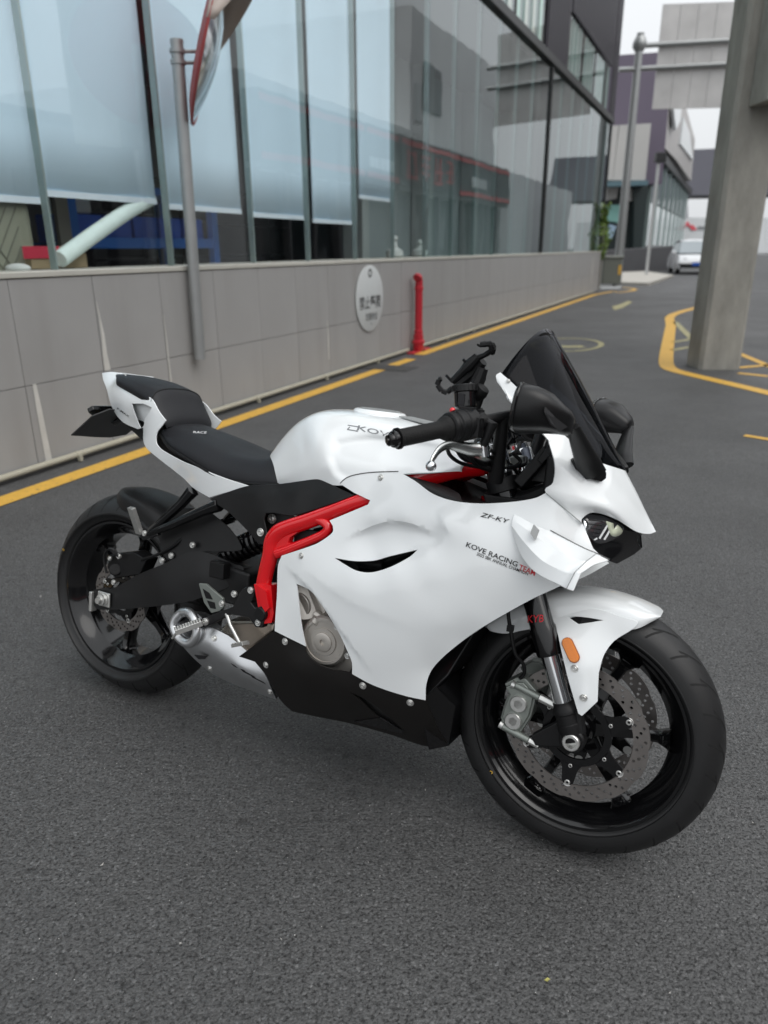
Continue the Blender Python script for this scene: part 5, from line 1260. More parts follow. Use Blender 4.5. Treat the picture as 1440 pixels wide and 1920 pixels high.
def arch_glass(name, tint, ior=1.5):
    m = bpy.data.materials.new(name); m.use_nodes = True; t = m.node_tree; t.nodes.clear()
    o = t.nodes.new('ShaderNodeOutputMaterial'); a = t.nodes.new('ShaderNodeBsdfTransparent'); a.inputs[0].default_value = (*tint, 1)
    g = t.nodes.new('ShaderNodeBsdfGlossy'); g.inputs[0].default_value = (.92, .96, .97, 1); g.inputs[1].default_value = .012
    f = t.nodes.new('ShaderNodeFresnel'); f.inputs[0].default_value = ior; x = t.nodes.new('ShaderNodeMixShader')
    tc = t.nodes.new('ShaderNodeTexCoord'); n = t.nodes.new('ShaderNodeTexNoise'); n.inputs['Scale'].default_value = .8; t.links.new(tc.outputs['Object'], n.inputs['Vector'])
    bp = t.nodes.new('ShaderNodeBump'); bp.inputs['Strength'].default_value = .12; bp.inputs['Distance'].default_value = .02; t.links.new(n.outputs['Fac'], bp.inputs['Height']); t.links.new(bp.outputs[0], g.inputs['Normal'])
    one_sided(t, f.outputs[0], x.inputs[0]); t.links.new(a.outputs[0], x.inputs[1]); t.links.new(g.outputs[0], x.inputs[2]); t.links.new(x.outputs[0], o.inputs[0]); return m
glass = arch_glass('facade_glass', (.985, 1.0, 1.0), 2.0); glass_r = arch_glass('coated_facade_glass', (.94, 1.0, 1.0), 3.2)

# --- painted lines
def strip_mb(pts, wd, z=.004):
    pts = np.array([[p[0], p[1]] for p in pts]); n = len(pts); V = []
    for i in range(n):
        t = pts[min(i + 1, n - 1)] - pts[max(i - 1, 0)]; t /= np.linalg.norm(t); nn_ = np.array([-t[1], t[0]]) * wd / 2
        V += [(*(pts[i] - nn_), z), (*(pts[i] + nn_), z)]
    return MB().add(V, [(2 * i, 2 * i + 2, 2 * i + 3, 2 * i + 1) for i in range(n - 1)])
build(strip_mb([W(-9, -.29, 0), W(.22, -.29, 0)], .145), 'kerb_line', yellow, None, angle=0, kind='structure', recalc=False)
far = [W(.62, -.24, 0), W(6, -.24, 0), W(14.5, -.24, 0), W(16.6, -.5, 0)] + [ground(1160, 549), ground(1180, 546), ground(1192, 543.5), ground(1186, 541), ground(1168, 539)]
build(strip_mb(far, .15), 'kerb_line', yellow, None, angle=0, kind='structure', recalc=False)
isl = [ground(*t) for t in [(1330, 571), (1262, 590), (1258, 610), (1253, 640), (1249, 672), (1251, 686), (1262, 694), (1300, 704), (1360, 718), (1440, 737), (1560, 768)]]
build(strip_mb(smooth(isl, 3), .17), 'island_line', yellow, None, angle=0, kind='structure', recalc=False)
for a, b in [((1266, 604), (1302, 640)), ((1262, 642), (1296, 636)), ((1260, 657), (1294, 651)), ((1385, 663), (1450, 690)), ((1384, 690), (1450, 684)), ((1384, 700), (1440, 706))]:
    build(strip_mb([ground(*a), ground(*b)], .10), 'island_hatch', paleyellow if a[0] < 1300 else yellow, None, angle=0, kind='structure', recalc=False)
build(strip_mb([ground(1396, 817), ground(1470, 829)], .07), 'lane_mark', yellow, None, angle=0, kind='structure', recalc=False)
c = (ground(1063, 635) + ground(1063, 659)) / 2; ring = [c + WD * .78 * math.cos(a) + np.array([WD[1], -WD[0], 0]) * .47 * math.sin(a) for a in np.linspace(0, 2 * math.pi, 41)]
build(strip_mb(ring, .075), 'oval_mark', paleyellow, None, angle=0, kind='structure', recalc=False)
build(strip_mb([ground(1030, 651), ground(1095, 650)], .22), 'oval_mark', paleyellow, None, angle=0, kind='structure', recalc=False)
a = [ground(*t) for t in [(1147, 575), (1152, 582), (1168, 577), (1186, 567), (1178, 564), (1162, 571)]]
build(MB().add([(p[0], p[1], .004) for p in a], [tuple(range(6))]), 'lane_arrow', paleyellow, None, angle=0, kind='structure')
worn_iron = mat('worn_iron', (.055, .054, .053), .6); c = ground(728, 690); k = MB()
gr = empty('drain_grating', c); tag(gr, 'dark iron drain grating set in the asphalt near the red pipe', 'drain')
d_ = np.array([WD[0], WD[1], 0]); n_ = np.array([WD[1], -WD[0], 0]); Ad = np.stack([d_, n_, np.array([0, 0, 1.])], 1)
build(MB().box((0, 0, .003), (.36, .62, .006), Ad), 'grate_frame', worn_iron, gr, angle=0)
for i in range(9): build(MB().box(d_ * 0 + n_ * (-.26 + i * .065) + np.array([0, 0, .008]), (.32, .028, .006), Ad), 'grate_bar', worn_iron, gr, angle=0)

# --- low tiled wall under the glass
wall = empty('low_wall'); tag(wall, 'long low wall of grey tiles carrying the glass front', 'wall')
S0, S1 = -7.9, 16.52
build(MB().wbox(S0, S1, .0, .42, .0, 1.155), 'wall_core', core_m, wall, angle=0)
build(MB().wbox(S0 - .01, S1 + .01, -.020, .55, 1.165, 1.200), 'coping', coping_m, wall, angle=0, bevel=.006)
tm = {}
s_ = -7.9
while s_ < S1 - .05:
    wd_ = min(.65, S1 - s_)
    for z0, z1 in ((.03, .538), (.542, 1.160)):
        key = (round(wd_, 2), z0)
        if key not in tm:
            o = build(MB().wbox(.002 - 0, wd_ - .002, -.012, .0, z0, z1).__class__().add(MB().wbox(.002, wd_ - .002, -.012, -.0005, z0, z1).verts() - WC, MB().wbox(.002, wd_ - .002, -.012, 0, z0, z1).F), 'tile', tile_m, wall, angle=0, bevel=.0015, seg=1); tm[key] = o
        else: o = tm[key].copy(); COL.objects.link(o); o.parent = wall
        o.location = Vector(WC + WD * s_ + WN * (rng.random() * .002))
    s_ += .65
build(MB().wbox(S1 - .005, S1 + .012, -.012, .42, .03, 1.16), 'end_tile', tile_m, wall, angle=0)
def streak(L):
    L = np.array(L); left = [W(s - w_, -.0145, z) for s, z, w_ in L]; right = [W(s + w_, -.0145, z) for s, z, w_ in L][::-1]
    build(MB().add(left + right, [tuple(range(2 * len(L)))]), 'lime_stain', stain_m, wall, angle=0)
streak([(-4.64, 1.0, .002), (-4.63, .90, .006), (-4.62, .78, .014), (-4.625, .66, .020), (-4.62, .54, .028)])
streak([(-5.235, .545, .014), (-5.23, .38, .020), (-5.225, .2, .022), (-5.22, .03, .026)])
streak([(-3.995, .86, .002), (-3.99, .7, .006), (-3.99, .54, .007), (-3.985, .30, .008)])
streak([(-1.45, .60, .004), (-1.44, .4, .014), (-1.44, .2, .010)]); streak([(15.1, 1.05, .05), (15.12, .6, .09), (15.1, .3, .04)])
streak([(-3.99, .548, .0)] + [(-3.96, .548, .03), (-3.93, .546, .0)])
# conduit along the foot of the wall
cp = empty('conduit_pipe', W(-7.5, -.045, .045)); tag(cp, 'pale beige pipe running along the foot of the grey wall', 'pipe')
base = W(-7.5, -.045, .045)
build(MB().tube([W(-7.9, -.045, .045) - base, W(.72, -.045, .045) - base], .020, 14), 'pipe_run', beige, cp)
build(MB().tube([W(1.12, -.045, .045) - base, W(15.5, -.045, .045) - base], .020, 14), 'pipe_run', beige, cp)
for s_ in (-5.9, -5.02, -4.35, -2.9, -1.6, -.3, 2.2, 3.5):
    k = MB().lathe(W(s_ - .011, -.045, .045) - base, WD, [(.0205, 0), (.024, .002), (.024, .020), (.0205, .022)], 16); k.wbox(s_ - .011, s_ + .011, -.085, -.060, .006, .045); kk = MB(); kk.add(np.concatenate([k.V[0], k.V[1] - base]), k.F); build(kk, 'pipe_clip', beige, cp, angle=30)

# --- red standpipe
hp = empty('standpipe', W(.90, -.115, 0)); tag(hp, 'short red standpipe with a bent top in front of the grey wall', 'standpipe')
Z = np.array([0, 0, 1.0])
k = MB().lathe((0, 0, 0), Z, [(.050, .02), (.050, .86)], 20); k.tube(smooth([(0, 0, .86), (0, 0, .92), tuple(-WD * .02 + Z * .955), tuple(-WD * .06 + Z * .965), tuple(-WD * .085 + Z * .955)], 4), .050, 18); build(k, 'pipe', hydrant_m, hp)
for z in (.24, .80): build(MB().lathe((0, 0, z), Z, [(.051, 0), (.058, .005), (.058, .045), (.051, .05)], 20), 'collar', hydrant_m, hp, angle=30)
build(MB().lathe((0, 0, .02), Z, [(.060, 0), (.072, .03), (.072, .09), (.088, .10), (.088, .13), (.066, .14), (.066, .21), (.05, .22)], 8), 'valve_body', hydrant_m, hp, angle=30)
for a, b in (((-.28, -.03), (.02, .09)), ((.12, -.06), (.34, .06))):
    build(MB().box(WD * (a[0] + b[0]) / 2 + WN * .03 * 0 + Z * .012, (b[0] - a[0], .10, .02), np.stack([WD, WN, Z], 1)), 'foot_plate', hydrant_m, hp, angle=0, bevel=.004)

# --- round notice on the wall
sg = empty('wall_notice', W(-.415, -.020, .767)); tag(sg, 'round pale grey notice with dark characters on the low wall', 'notice')
board = mat('notice_grey', (.48, .50, .50), .5, var=.05, vscale=5)
build(MB().lathe((0, 0, 0), -WN, [(.0, 0), (.372, 0), (.372, .006), (.368, .008), (.0, .008)][1:], 64), 'board', board, sg, angle=30)
def wtext(s, cx, cz, wd, ht, m, parent, lift=.0095, name='lettering'):
    V, F = text2d(s); return build(MB().add([WD * (cx + (x - .5) * wd) + Z * (cz + (y - .5) * ht) - WN * lift for x, y in V], F), name, m, parent, angle=0, recalc=False)
wtext('禁止攀爬', 0, -.04, .58, .15, ink, sg); wtext('注意安全', .03, -.20, .33, .085, ink, sg)
k = MB().lathe(-WN * .0092 + Z * .285, -WN, [(.030, 0), (.030, .001), (.048, .001), (.048, 0)], 24, closed=True); build(k, 'emblem', ink, sg, angle=0)
wtext('.', .02, -.285, .03, .03, greyink, sg, name='print_dot')

# --- traffic mirror on its pole
tmr = empty('traffic_mirror', W(-3.69, -.075, .50)); tag(tmr, 'convex traffic mirror seen edge on atop a grey pole on the wall', 'mirror')
lb = W(-3.69, -.075, .50)
build(MB().tube([(0, 0, 0), tuple(WD * .055 + Z * 2.20)], .044, 20), 'pole', galv, tmr)
build(MB().lathe(WD * .055 + Z * 2.20, Z, [(.046, -.02), (.046, .004), (.0, .004)], 20), 'pole_cap', galv, tmr, angle=30)
def facept(u, v, off): 
    d = ray(u, v); t = ((WC - CAMP) @ WN + off) / (d @ WN); return CAMP + d * t - lb
mc = facept(390, 92, -.20); vd = mc + lb - CAMP; vd /= np.linalg.norm(vd)
hr = np.cross(vd, Z); hr /= np.linalg.norm(hr); ma = hr * .95 + vd * .0 - Z * .30; ma /= np.linalg.norm(ma)
build(MB().lathe(mc, ma, [(.0, .085), (.16, .077), (.31, .052), (.43, .02), (.49, .0)], 40), 'mirror_face', chrome, tmr, angle=60)
build(MB().lathe(mc, ma, [(.49, -.012), (.51, -.012), (.516, .0), (.51, .008), (.492, .006)], 40, closed=True), 'mirror_rim', mat('faded_red_plastic', (.30, .05, .05), .5), tmr, angle=40)
build(MB().lathe(mc, ma, [(.50, -.014), (.38, -.05), (.1, -.07), (.0, -.07)], 40), 'mirror_back', bpy.data.materials['faded_red_plastic'], tmr, angle=60)
e1 = np.cross(ma, Z); e1 /= np.linalg.norm(e1); e2 = np.cross(e1, ma)
if e2[2] < 0: e2 = -e2
arcp = np.linspace(R_(8), R_(172), 21); G = np.array([[mc + .514 * (math.cos(a) * e1 + math.sin(a) * e2) + ma * t for t in (-.02, .10 * math.sin(a), .24 * math.sin(a))] for a in arcp])
build(MB().grid(G), 'visor', mat('faded_visor', (.42, .36, .32), .5), tmr, angle=60, solid=.006)
for dz in (-.04, .03):
    k = MB().tube([WD * .053 + Z * (2.10 + dz), mc - ma * .08 + Z * (2.10 + dz - mc[2]) ], .012, 8); build(k, 'bracket', galv, tmr)
    build(MB().lathe(WD * .053 + Z * (2.09 + dz), Z, [(.046, 0), (.054, .0), (.054, .025), (.046, .025)], 20, closed=True), 'clamp', galv, tmr, angle=30)

# --- glass-fronted building
bld = empty('glass_fronted_building', W(0, .1, 0)); tag(bld, 'glass fronted showroom with blue blinds and a dark ribbed upper floor', 'building')
bo = W(0, .1, 0)
def wb(name, m, s0, s1, o0, o1, z0, z1, parent=bld, bevel=0, base=bo):
    k = MB().wbox(s0, s1, o0, o1, z0, z1); k.V[0] = k.V[0] - base; return build(k, name, m, parent, angle=0, bevel=bevel)
joints = [-8.1, -7.0, -5.92, -4.80, -3.66, -2.53, -1.53, -.45, .62, 1.72, 2.80, 3.90, 5.0, 6.15, 7.35, 8.70, 9.95, 11.2, 12.5, 13.8, 15.1, 16.4, 17.0]
for i in range(len(joints) - 1):
    wb('glass_pane', glass if joints[i] < 1.5 else glass_r, joints[i] + .006, joints[i + 1] - .006, .10, .112, 1.202, 4.80)
for i, s_ in enumerate(joints):
    dk = abs(s_ - 8.70) < .01 or abs(s_ - 17.0) < .01
    if dk: wb('post', darkframe, s_ - .04, s_ + .05, .06, .30, 1.202, 4.80)
    else:
        wb('mullion', greenalu, s_ - .007, s_ + .007, .116, .17, 1.202, 4.80)
wb('added_partition', mat('pale_partition', (.34, .37, .37), .7, var=.06, vscale=1), 4.2, 16.9, 2.6, 2.7, .6, 4.8)  # pale partition added inside to brighten the right-hand panes
for s_ in (4.0, 7.2, 10.4, 13.6): wb('added_column', mat('column_grey', (.42, .44, .43), .6) if s_ == 4.0 else bpy.data.materials['column_grey'], s_, s_ + .28, 2.2, 2.58, .6, 4.8)  # columns added along with that brightening partition
wb('floor_slab', mat('showroom_floor', (.20, .20, .19), .35), -9, 17, .56, 9, .45, .60)
wb('back_wall', mat('showroom_wall', (.24, .24, .235), .8), -9, 17, 8.8, 9, .6, 4.8)
wb('ceiling', mat('showroom_ceiling', (.16, .16, .16), .8), -9, 17, .30, 9, 4.82, 5.0)
wb('side_wall', bpy.data.materials['showroom_wall'], -9.2, -9, .2, 9, .6, 4.8); wb('side_wall', bpy.data.materials['showroom_wall'], 17.0, 17.2, .31, 9, 0, 10.5)
wb('beam', darkframe, -9, 17.15, .02, .29, 4.83, 4.975)
clad = mat('dark_ribbed_cladding', (.040, .037, .046), .5, .2, var=.1, vscale=3)
def ribbed(s0, s1, z0, z1, pitch=.22):
    V = []; n = int((s1 - s0) / pitch); pts = []
    for i in range(n):
        a = s0 + i * pitch; pts += [(a, .09), (a + pitch * .32, .09), (a + pitch * .42, .04), (a + pitch * .9, .04)]
    pts.append((s1, .09)); 
    for s_, o in pts: V += [W(s_, o, z0) - bo, W(s_, o, z1) - bo]
    return build(MB().add(V, [(2 * i, 2 * i + 2, 2 * i + 3, 2 * i + 1) for i in range(len(pts) - 1)]), 'cladding', clad, bld, angle=0)
ribbed(7.95, 10.12, 4.985, 10.5); ribbed(10.14, 16.2, 6.12, 10.5); ribbed(16.22, 17.15, 4.985, 10.5); ribbed(-9, 7.94, 7.4, 10.5)
wb('upper_core', darkframe, -9, 17.1, .30, 1.0, 5.0, 10.4)
curt = mat('pale_curtain', (.62, .64, .57), .8, var=.1, vscale=3); gcurt = mat('green_curtain', (.50, .70, .60), .8)
def upwin(s0, s1, z0, z1, n):
    wn = wb('upper_window', darkframe, s0, s1, .20, .24, z0, z1)
    st = (s1 - s0) / n
    for i in range(n):
        wb('curtain', gcurt if i % 3 == 1 else curt, s0 + i * st + .04, s0 + (i + 1) * st - .04, .16, .19, z0 + .02, z1 - .05, wn)
        wb('window_bar', darkframe if i % 4 == 0 else greenalu, s0 + i * st - .015, s0 + i * st + .015, .085, .15, z0, z1, wn)
    wb('window_glass', glass, s0, s1, .10, .108, z0, z1, wn)
upwin(-3, 7.93, 5.0, 7.38, 20); upwin(10.16, 16.18, 5.0, 6.08, 14)
for s0, s1, zb in [(-7.9, -5.8, 1.62), (-5.72, -4.62, 1.64), (-4.60, -3.51, 1.69), (-3.40, -2.36, 1.66), (-2.24, -1.15, 1.64), (-1.02, -.08, 1.62), (.12, 1.16, 1.92)]:
    nb = 12; V = []
    for j, z in enumerate(np.linspace(zb, 4.75, 9)):
        for i in range(nb + 1):
            a = i / nb; V.append(W(s0 + (s1 - s0) * a, .36 + .006 * math.sin(a * 7 + s0 * 3) * math.cos(z * 2) , z) - bo)
    n1 = nb + 1
    b_ = build(MB().add(V, [(j * n1 + i, j * n1 + i + 1, (j + 1) * n1 + i + 1, (j + 1) * n1 + i) for j in range(8) for i in range(nb)]), 'roller_blind', blind_m, bld, angle=60, solid=.002)
    wb('bottom_rail', rail_m, s0, s1, .35, .37, zb - .035, zb + .005, b_)
# things inside, seen below the blinds
def inside(name, label, cat, s, off, z): return tag(empty(name, W(s, off, z)), label, cat)
sofa = inside('upholstered_seat', 'quilted olive grey padded seat back pressed behind the far left glass', 'seat', -5.6, .75, .6)
quilt = mat('quilted_olive', (.24, .25, .19), .7, var=.1, vscale=8)
sb_ = W(-5.6, .75, .6)
k = MB().wbox(-6.9, -4.66, .40, .80, .6, 1.66); k.V[0] = k.V[0] - sb_; build(k, 'backrest', quilt, sofa, angle=20, bevel=.09, seg=4)
k = MB()
for i in range(-14, 32):
    for sg_ in (1, -1):
        a0, a1 = -6.85 + i * .075, -6.85 + i * .075 + sg_ * .62
        L = [(a0, .64), (a1, 1.58)]; L = [(a0 + (a1 - a0) * t, .64 + .94 * t) for t in np.linspace(0, 1, 9)]; L = [q for q in L if -6.84 < q[0] < -4.74]
        if len(L) > 1: k.tube([W(x, .398, z) - sb_ for x, z in L], .006, 4)
build(k, 'quilting', mat('quilt_seam', (.12, .125, .09), .7), sofa, angle=0, kind='stuff')
bench = inside('blue_workbench', 'blue steel workbench standing inside the glass under a blind', 'workbench', -3.3, 1.3, .6); bb = W(-3.3, 1.3, .6)
blue = mat('blue_bench_paint', (.02, .17, .62), .4); blue2 = mat('blue_bin_plastic', (.03, .12, .60), .45)
def ib(par, base, name, m, s0, s1, o0, o1, z0, z1, bevel=.004):
    k = MB().wbox(s0, s1, o0, o1, z0, z1); k.V[0] = k.V[0] - base; return build(k, name, m, par, angle=20, bevel=bevel)
ib(bench, bb, 'bench_top', blue, -3.85, -1.85, .95, 1.7, 1.78, 1.84)
for s_, o_ in ((-3.82, .97), (-1.98, .97), (-3.82, 1.62), (-1.98, 1.62)): ib(bench, bb, 'leg', blue, s_, s_ + .09, o_, o_ + .07, .6, 1.78)
ib(bench, bb, 'rail', blue, -3.73, -1.98, .98, 1.02, 1.33, 1.42); ib(bench, bb, 'shelf_board', blue, -3.73, -1.98, 1.03, 1.62, 1.36, 1.38)
for i, lab in enumerate(['leftmost blue storage bin on the workbench shelf under the white canister', 'blue storage bin second from the left on the workbench shelf', 'blue storage bin crossed by the pale foam tube on the workbench shelf', 'blue storage bin seen just left of the grey mirror pole on the shelf', 'rightmost blue storage bin on the workbench shelf right of the grey pole']):
    tag(ib(None, np.zeros(3), 'storage_bin', blue2, -3.68 + i * .34, -3.38 + i * .34, 1.06, 1.5, 1.382, 1.60, .01), lab, 'bin', 'storage bins on the workbench shelf')
tag(ib(None, np.zeros(3), 'white_canister', mat('white_plastic', (.55, .57, .55), .5), -3.66, -3.44, 1.10, 1.3, 1.602, 1.76, .02), 'white canister standing on a blue storage bin on the workbench shelf', 'canister')
tag(ib(None, np.zeros(3), 'upright_board', mat('greige_board', (.30, .29, .25), .6), -4.05, -3.93, .85, .89, .6, 1.72), 'narrow upright grey board beside the blue workbench', 'board')
fs = W(-4.62, .28, 1.262); tb = tag(empty('foam_tube', fs), 'pale green foam tube leaning across the window above red carton', 'tube')
e_ = W(-3.50, .42, 1.70) - fs; L = smooth([e_ * 0, e_ * .35 + Z * .012, e_ * .7 + Z * .015, e_], 5); build(MB().tube(L, [.055] * len(L), 12), 'tube_body', mat('pale_foam', (.72, .84, .80), .7, var=.1, vscale=12), tb, angle=50)
ct = tag(empty('carton', W(-4.66, .42, 1.2)), 'cardboard carton with a red printed end on the window sill', 'carton'); cb_ = W(-4.66, .42, 1.2)
ib(ct, cb_, 'carton_body', mat('cardboard', (.28, .22, .13), .8), -4.80, -4.32, .34, .5, 1.203, 1.30); ib(ct, cb_, 'red_end', mat('carton_red', (.45, .02, .05), .6), -4.86, -4.56, .33, .339, 1.268, 1.345); ib(ct, cb_, 'carton_lid', bpy.data.materials['cardboard'], -4.80, -4.50, .34, .48, 1.302, 1.345)
tag(build(MB().sphere(W(-4.93, .32, 1.212), .07, 12, (1.2, .6, .45)), 'crumpled_bag', mat('white_plastic_bag', (.6, .62, .6), .5), None), 'crumpled white plastic bag on the sill beside the olive seat', 'bag')
for i, (s_, h_) in enumerate(((1.05, .20), (1.95, .16))):
    k = MB().lathe(W(s_, .30, 1.2), Z, [(.10, 0), (.12, .03), (.11, .09), (.05, .12), (.03, h_), (.05, h_ + .03), (.04, h_ + .07), (.0, h_ + .08)], 16)
    tag(build(k, 'ornament', mat('white_ornament', (.55, .58, .56), .5) if i == 0 else bpy.data.materials['white_ornament'], None), ('taller' if i == 0 else 'shorter') + ' white round bodied ornament behind the glass above the round notice and red pipe', 'ornament')
# a dark motorcycle-like mass would only be guesswork; shelves of dark goods fill the depth
for i, (s0, s1, o_) in enumerate(((-2.0, -.9, 2.6), (-.4, 1.2, 3.4), (2.2, 4.6, 4.0))):
    r_ = tag(empty('storage_rack', W(s0, o_, .6)), ('narrow', 'middle', 'widest')[i] + ' dark storage rack deep inside the glass fronted showroom', 'rack'); rb0 = W(s0, o_, .6)
    for z in (.7, 1.2, 1.7, 2.2): ib(r_, rb0, 'shelf', darkmetal, s0, s1, o_, o_ + .5, z, z + .03)
    for s_ in (s0, s1 - .04): ib(r_, rb0, 'upright', darkmetal, s_, s_ + .04, o_ - .005, o_ + .505, .6, 2.4)
# ================================================================== FAR SETTING
def D(u, v, y): d = ray(u, v); return CAMP + d * (y / d[1])
def slab(mb, quad, y, depth, base=0.0):
    """solid block whose front face stands at forward distance y"""
    q = np.array([D(u, v, y) for u, v in quad]); mb.prism(q - np.asarray(base), (0, depth, 0)); return mb
pale = mat('pale_grey_panel', (.46, .455, .44), .55, var=.10, vscale=.6); pale2 = mat('warm_grey_panel', (.36, .345, .34), .5, var=.08, vscale=.5)
purple = mat('purple_cladding', (.125, .105, .145), .5, var=.06, vscale=.5); greyclad = mat('blue_grey_cladding', (.135, .135, .16), .5, var=.06, vscale=.5)
whitewall = mat('white_hoarding', (.66, .68, .69), .6, var=.04, vscale=.3); shopdark = mat('dark_green_frame', (.03, .042, .042), .4)
# --- purple building across the side street
pb0 = D(1200, 500, 47); pb0[2] = 0
pb = empty('purple_building', pb0); tag(pb, 'purple clad building with pale stepped panels at the far end of the street', 'building')
def far_block(name, m, quad, y, depth, parent, base, **k): return build(slab(MB(), quad, y, depth, base), name, m, parent, angle=0, **k)
far_block('wall', purple, [(1120, 106), (1262, 96), (1241, 345), (1120, 345)], 47, 10, pb, pb0)
for (x0, x1) in ((1132, 1153), (1153.5, 1180), (1180.5, 1214)):
    far_block('facing_panel', pale, [(x0 + 8, 236 - (x0 - 1132) * .06), (x1 + 7, 236 - (x1 - 1132) * .06), (x1 - 4, 338), (x0 - 4, 338)], 45.8, .9, pb, pb0)
far_block('fascia', mat('teal_fascia', (.10, .17, .20), .4), [(1130, 340), (1216, 338), (1215, 347), (1130, 350)], 45.6, 1.2, pb, pb0)
far_block('shop_recess', shopdark, [(1118, 348), (1216, 346), (1202, 478), (1110, 478)], 47.5, 6, pb, pb0)
for q, m_ in (([(1140, 352), (1160, 352), (1156, 372), (1138, 376)], pale), ([(1164, 356), (1198, 352), (1194, 376), (1172, 378)], pale), ([(1140, 384), (1163, 384), (1162, 418), (1140, 414)], mat('mint_board', (.25, .50, .45), .5)), ([(1144, 420), (1156, 424), (1146, 450), (1140, 446)], mat('pale_blue_board', (.35, .48, .60), .5))):
    far_block('shop_board', m_, q, 47.0, .3, pb, pb0)
far_block('corner_pier', shopdark, [(1190, 346), (1216, 346), (1203, 470), (1188, 470)], 46.6, .8, pb, pb0)
far_block('plinth', mat('dark_stone_plinth', (.10, .10, .105), .5, var=.2, vscale=1), [(1140, 470), (1262, 462), (1252, 508), (1140, 512)], 44.5, 3, pb, pb0)
# --- second glass building running away on the far side of the street
g0 = D(1204, 500, 49); g0[2] = 0
gb = empty('glass_corner_building', g0); tag(gb, 'distant glass fronted building with a tilted pale box above its storefront', 'building')
def run(s_, z): return g0 + WD * s_ + Z * z - g0
def runquad(s0, s1, z0, z1, name, m, off=0, dep=.3):
    k = MB().prism([run(s0, z0) + WN * off, run(s1, z0) + WN * off, run(s1, z1) + WN * off, run(s0, z1) + WN * off], WN * dep); return build(k, name, m, gb, angle=0)
ztop = D(1216, 290, 49)[2]
glass2 = mat('far_storefront_glass', (.60, .66, .67), .12, spec=.9)
for i in range(9):
    runquad(i * 4.4, i * 4.4 + 4.3, 1.4, ztop * .60, 'storefront_pane', glass2, .02, .1); runquad(i * 4.4, i * 4.4 + 4.3, ztop * .62, ztop * .98, 'upper_pane', mat('far_dark_glass', (.10, .125, .135), .15) if i == 0 else bpy.data.materials['far_dark_glass'], .05, .1)
    runquad(i * 4.4 - .12, i * 4.4 + .1, 0, ztop, 'mullion', greenalu, -.08, .2)
runquad(0, 40, 0, 1.4, 'plinth', bpy.data.materials['dark_stone_plinth'], -.05, .4); runquad(0, 40, ztop, ztop + .5, 'soffit', darkframe, -.2, .6); runquad(0, 40, 0, ztop, 'core', shopdark, .6, 6)
zb = lambda u, v, y: D(u, v, y)
bx = MB().prism([D(1232, 262, 50) - g0, D(1240, 198, 50) - g0, D(1285, 196, 62) - g0, D(1303, 262, 70) - g0, D(1296, 340, 74) - g0, D(1268, 300, 60) - g0], WN * 8)
build(bx, 'tilted_box', pale2, gb, angle=0)
k = MB().prism([D(1258, 200, 53) - g0 - WN * .15, D(1274, 198, 58) - g0 - WN * .15, D(1272, 226, 58) - g0 - WN * .15, D(1263, 244, 54.5) - g0 - WN * .15], WN * .2); build(k, 'box_light', whitewall, gb, angle=0)
k = MB().prism([D(1278, 220, 60) - g0 - WN * .15, D(1290, 250, 65) - g0 - WN * .15, D(1296, 300, 70) - g0 - WN * .15, D(1272, 270, 60) - g0 - WN * .15], WN * .2); build(k, 'box_light', whitewall, gb, angle=0)
# --- bridge and hoarding closing the street
br0 = D(1330, 400, 95); br0[2] = 0
bg_ = empty('link_bridge', br0); tag(bg_, 'blue grey enclosed bridge spanning the far end of the street', 'bridge')
far_block('bridge_body', greyclad, [(1286, 281), (1700, 262), (1700, 360), (1286, 366)], 95, 8, bg_, br0)
far_block('pier', greyclad, [(1268, 330), (1290, 330), (1290, 478), (1268, 478)], 96, 4, bg_, br0)
hd0 = D(1330, 400, 88); hd0[2] = 0
hd = empty('site_hoarding', hd0); tag(hd, 'white hoarding with a red mark and grey letters beyond the parked cars', 'hoarding')
for i in range(9):
    x = 1246 + i * 38; far_block('hoarding_panel', whitewall, [(x, 408), (x + 37.6, 408), (x + 37.6, 474), (x, 474)], 88, .2, hd, hd0)
for q in ([(1284, 416), (1291, 416), (1295, 424), (1287, 424)], [(1291, 424), (1299, 421), (1307, 431), (1298, 432)]): far_block('red_mark', mat('red_mark_paint', (.7, .10, .13), .5) if q[0][0] == 1284 else bpy.data.materials['red_mark_paint'], q, 87.9, .05, hd, hd0)
for i in range(5): far_block('grey_letter', greyink, [(1309 + i * 4.6, 424), (1312 + i * 4.6, 424), (1312 + i * 4.6, 430), (1309 + i * 4.6, 430)], 87.9, .05, hd, hd0)
# --- sign gantry
gp = ground(1155, 541); gt = empty('sign_gantry', gp); tag(gt, 'tall grey gantry pole with two arms holding the back of a road sign', 'gantry')
ytop = gp[1]; zt = D(1207, 62, ytop)[2]
build(MB().rod((0, 0, 0), (0, 0, zt), .15, 14, .11), 'pole', galv, gt)
a1z, a2z = D(1203, 86, ytop)[2], D(1195, 130, ytop)[2]
hd_ = np.array([math.cos(.10), -math.sin(.10), 0])
for z, x0 in ((a1z, -.2), (a2z, -.55)): build(MB().tube([hd_ * x0 + Z * z, hd_ * 4.6 + Z * (z + .12)], .075, 10), 'arm', galv, gt)
build(MB().lathe(Z * (a1z - .15), Z, [(.13, 0), (.21, .14), (.21, .24), (.13, .40)], 14), 'pole_head', galv, gt, angle=40)
zl, zh = D(1217, 204, ytop)[2], D(1243, 14, ytop)[2]
for i in range(7):
    s0 = .62 + i * .53
    k = MB().prism([hd_ * s0 + Z * zl, hd_ * (s0 + .51) + Z * zl, hd_ * (s0 + .51) + Z * (zh + .1), hd_ * s0 + Z * (zh + .1)], np.array([0, .06, 0])); k.V[0] = k.V[0] + np.array([0, .12, 0]); build(k, 'sign_panel', mat('sign_back_alloy', (.52, .51, .50), .45, .3, var=.25, vscale=1.6) if i == 0 else bpy.data.materials['sign_back_alloy'], gt, angle=0)
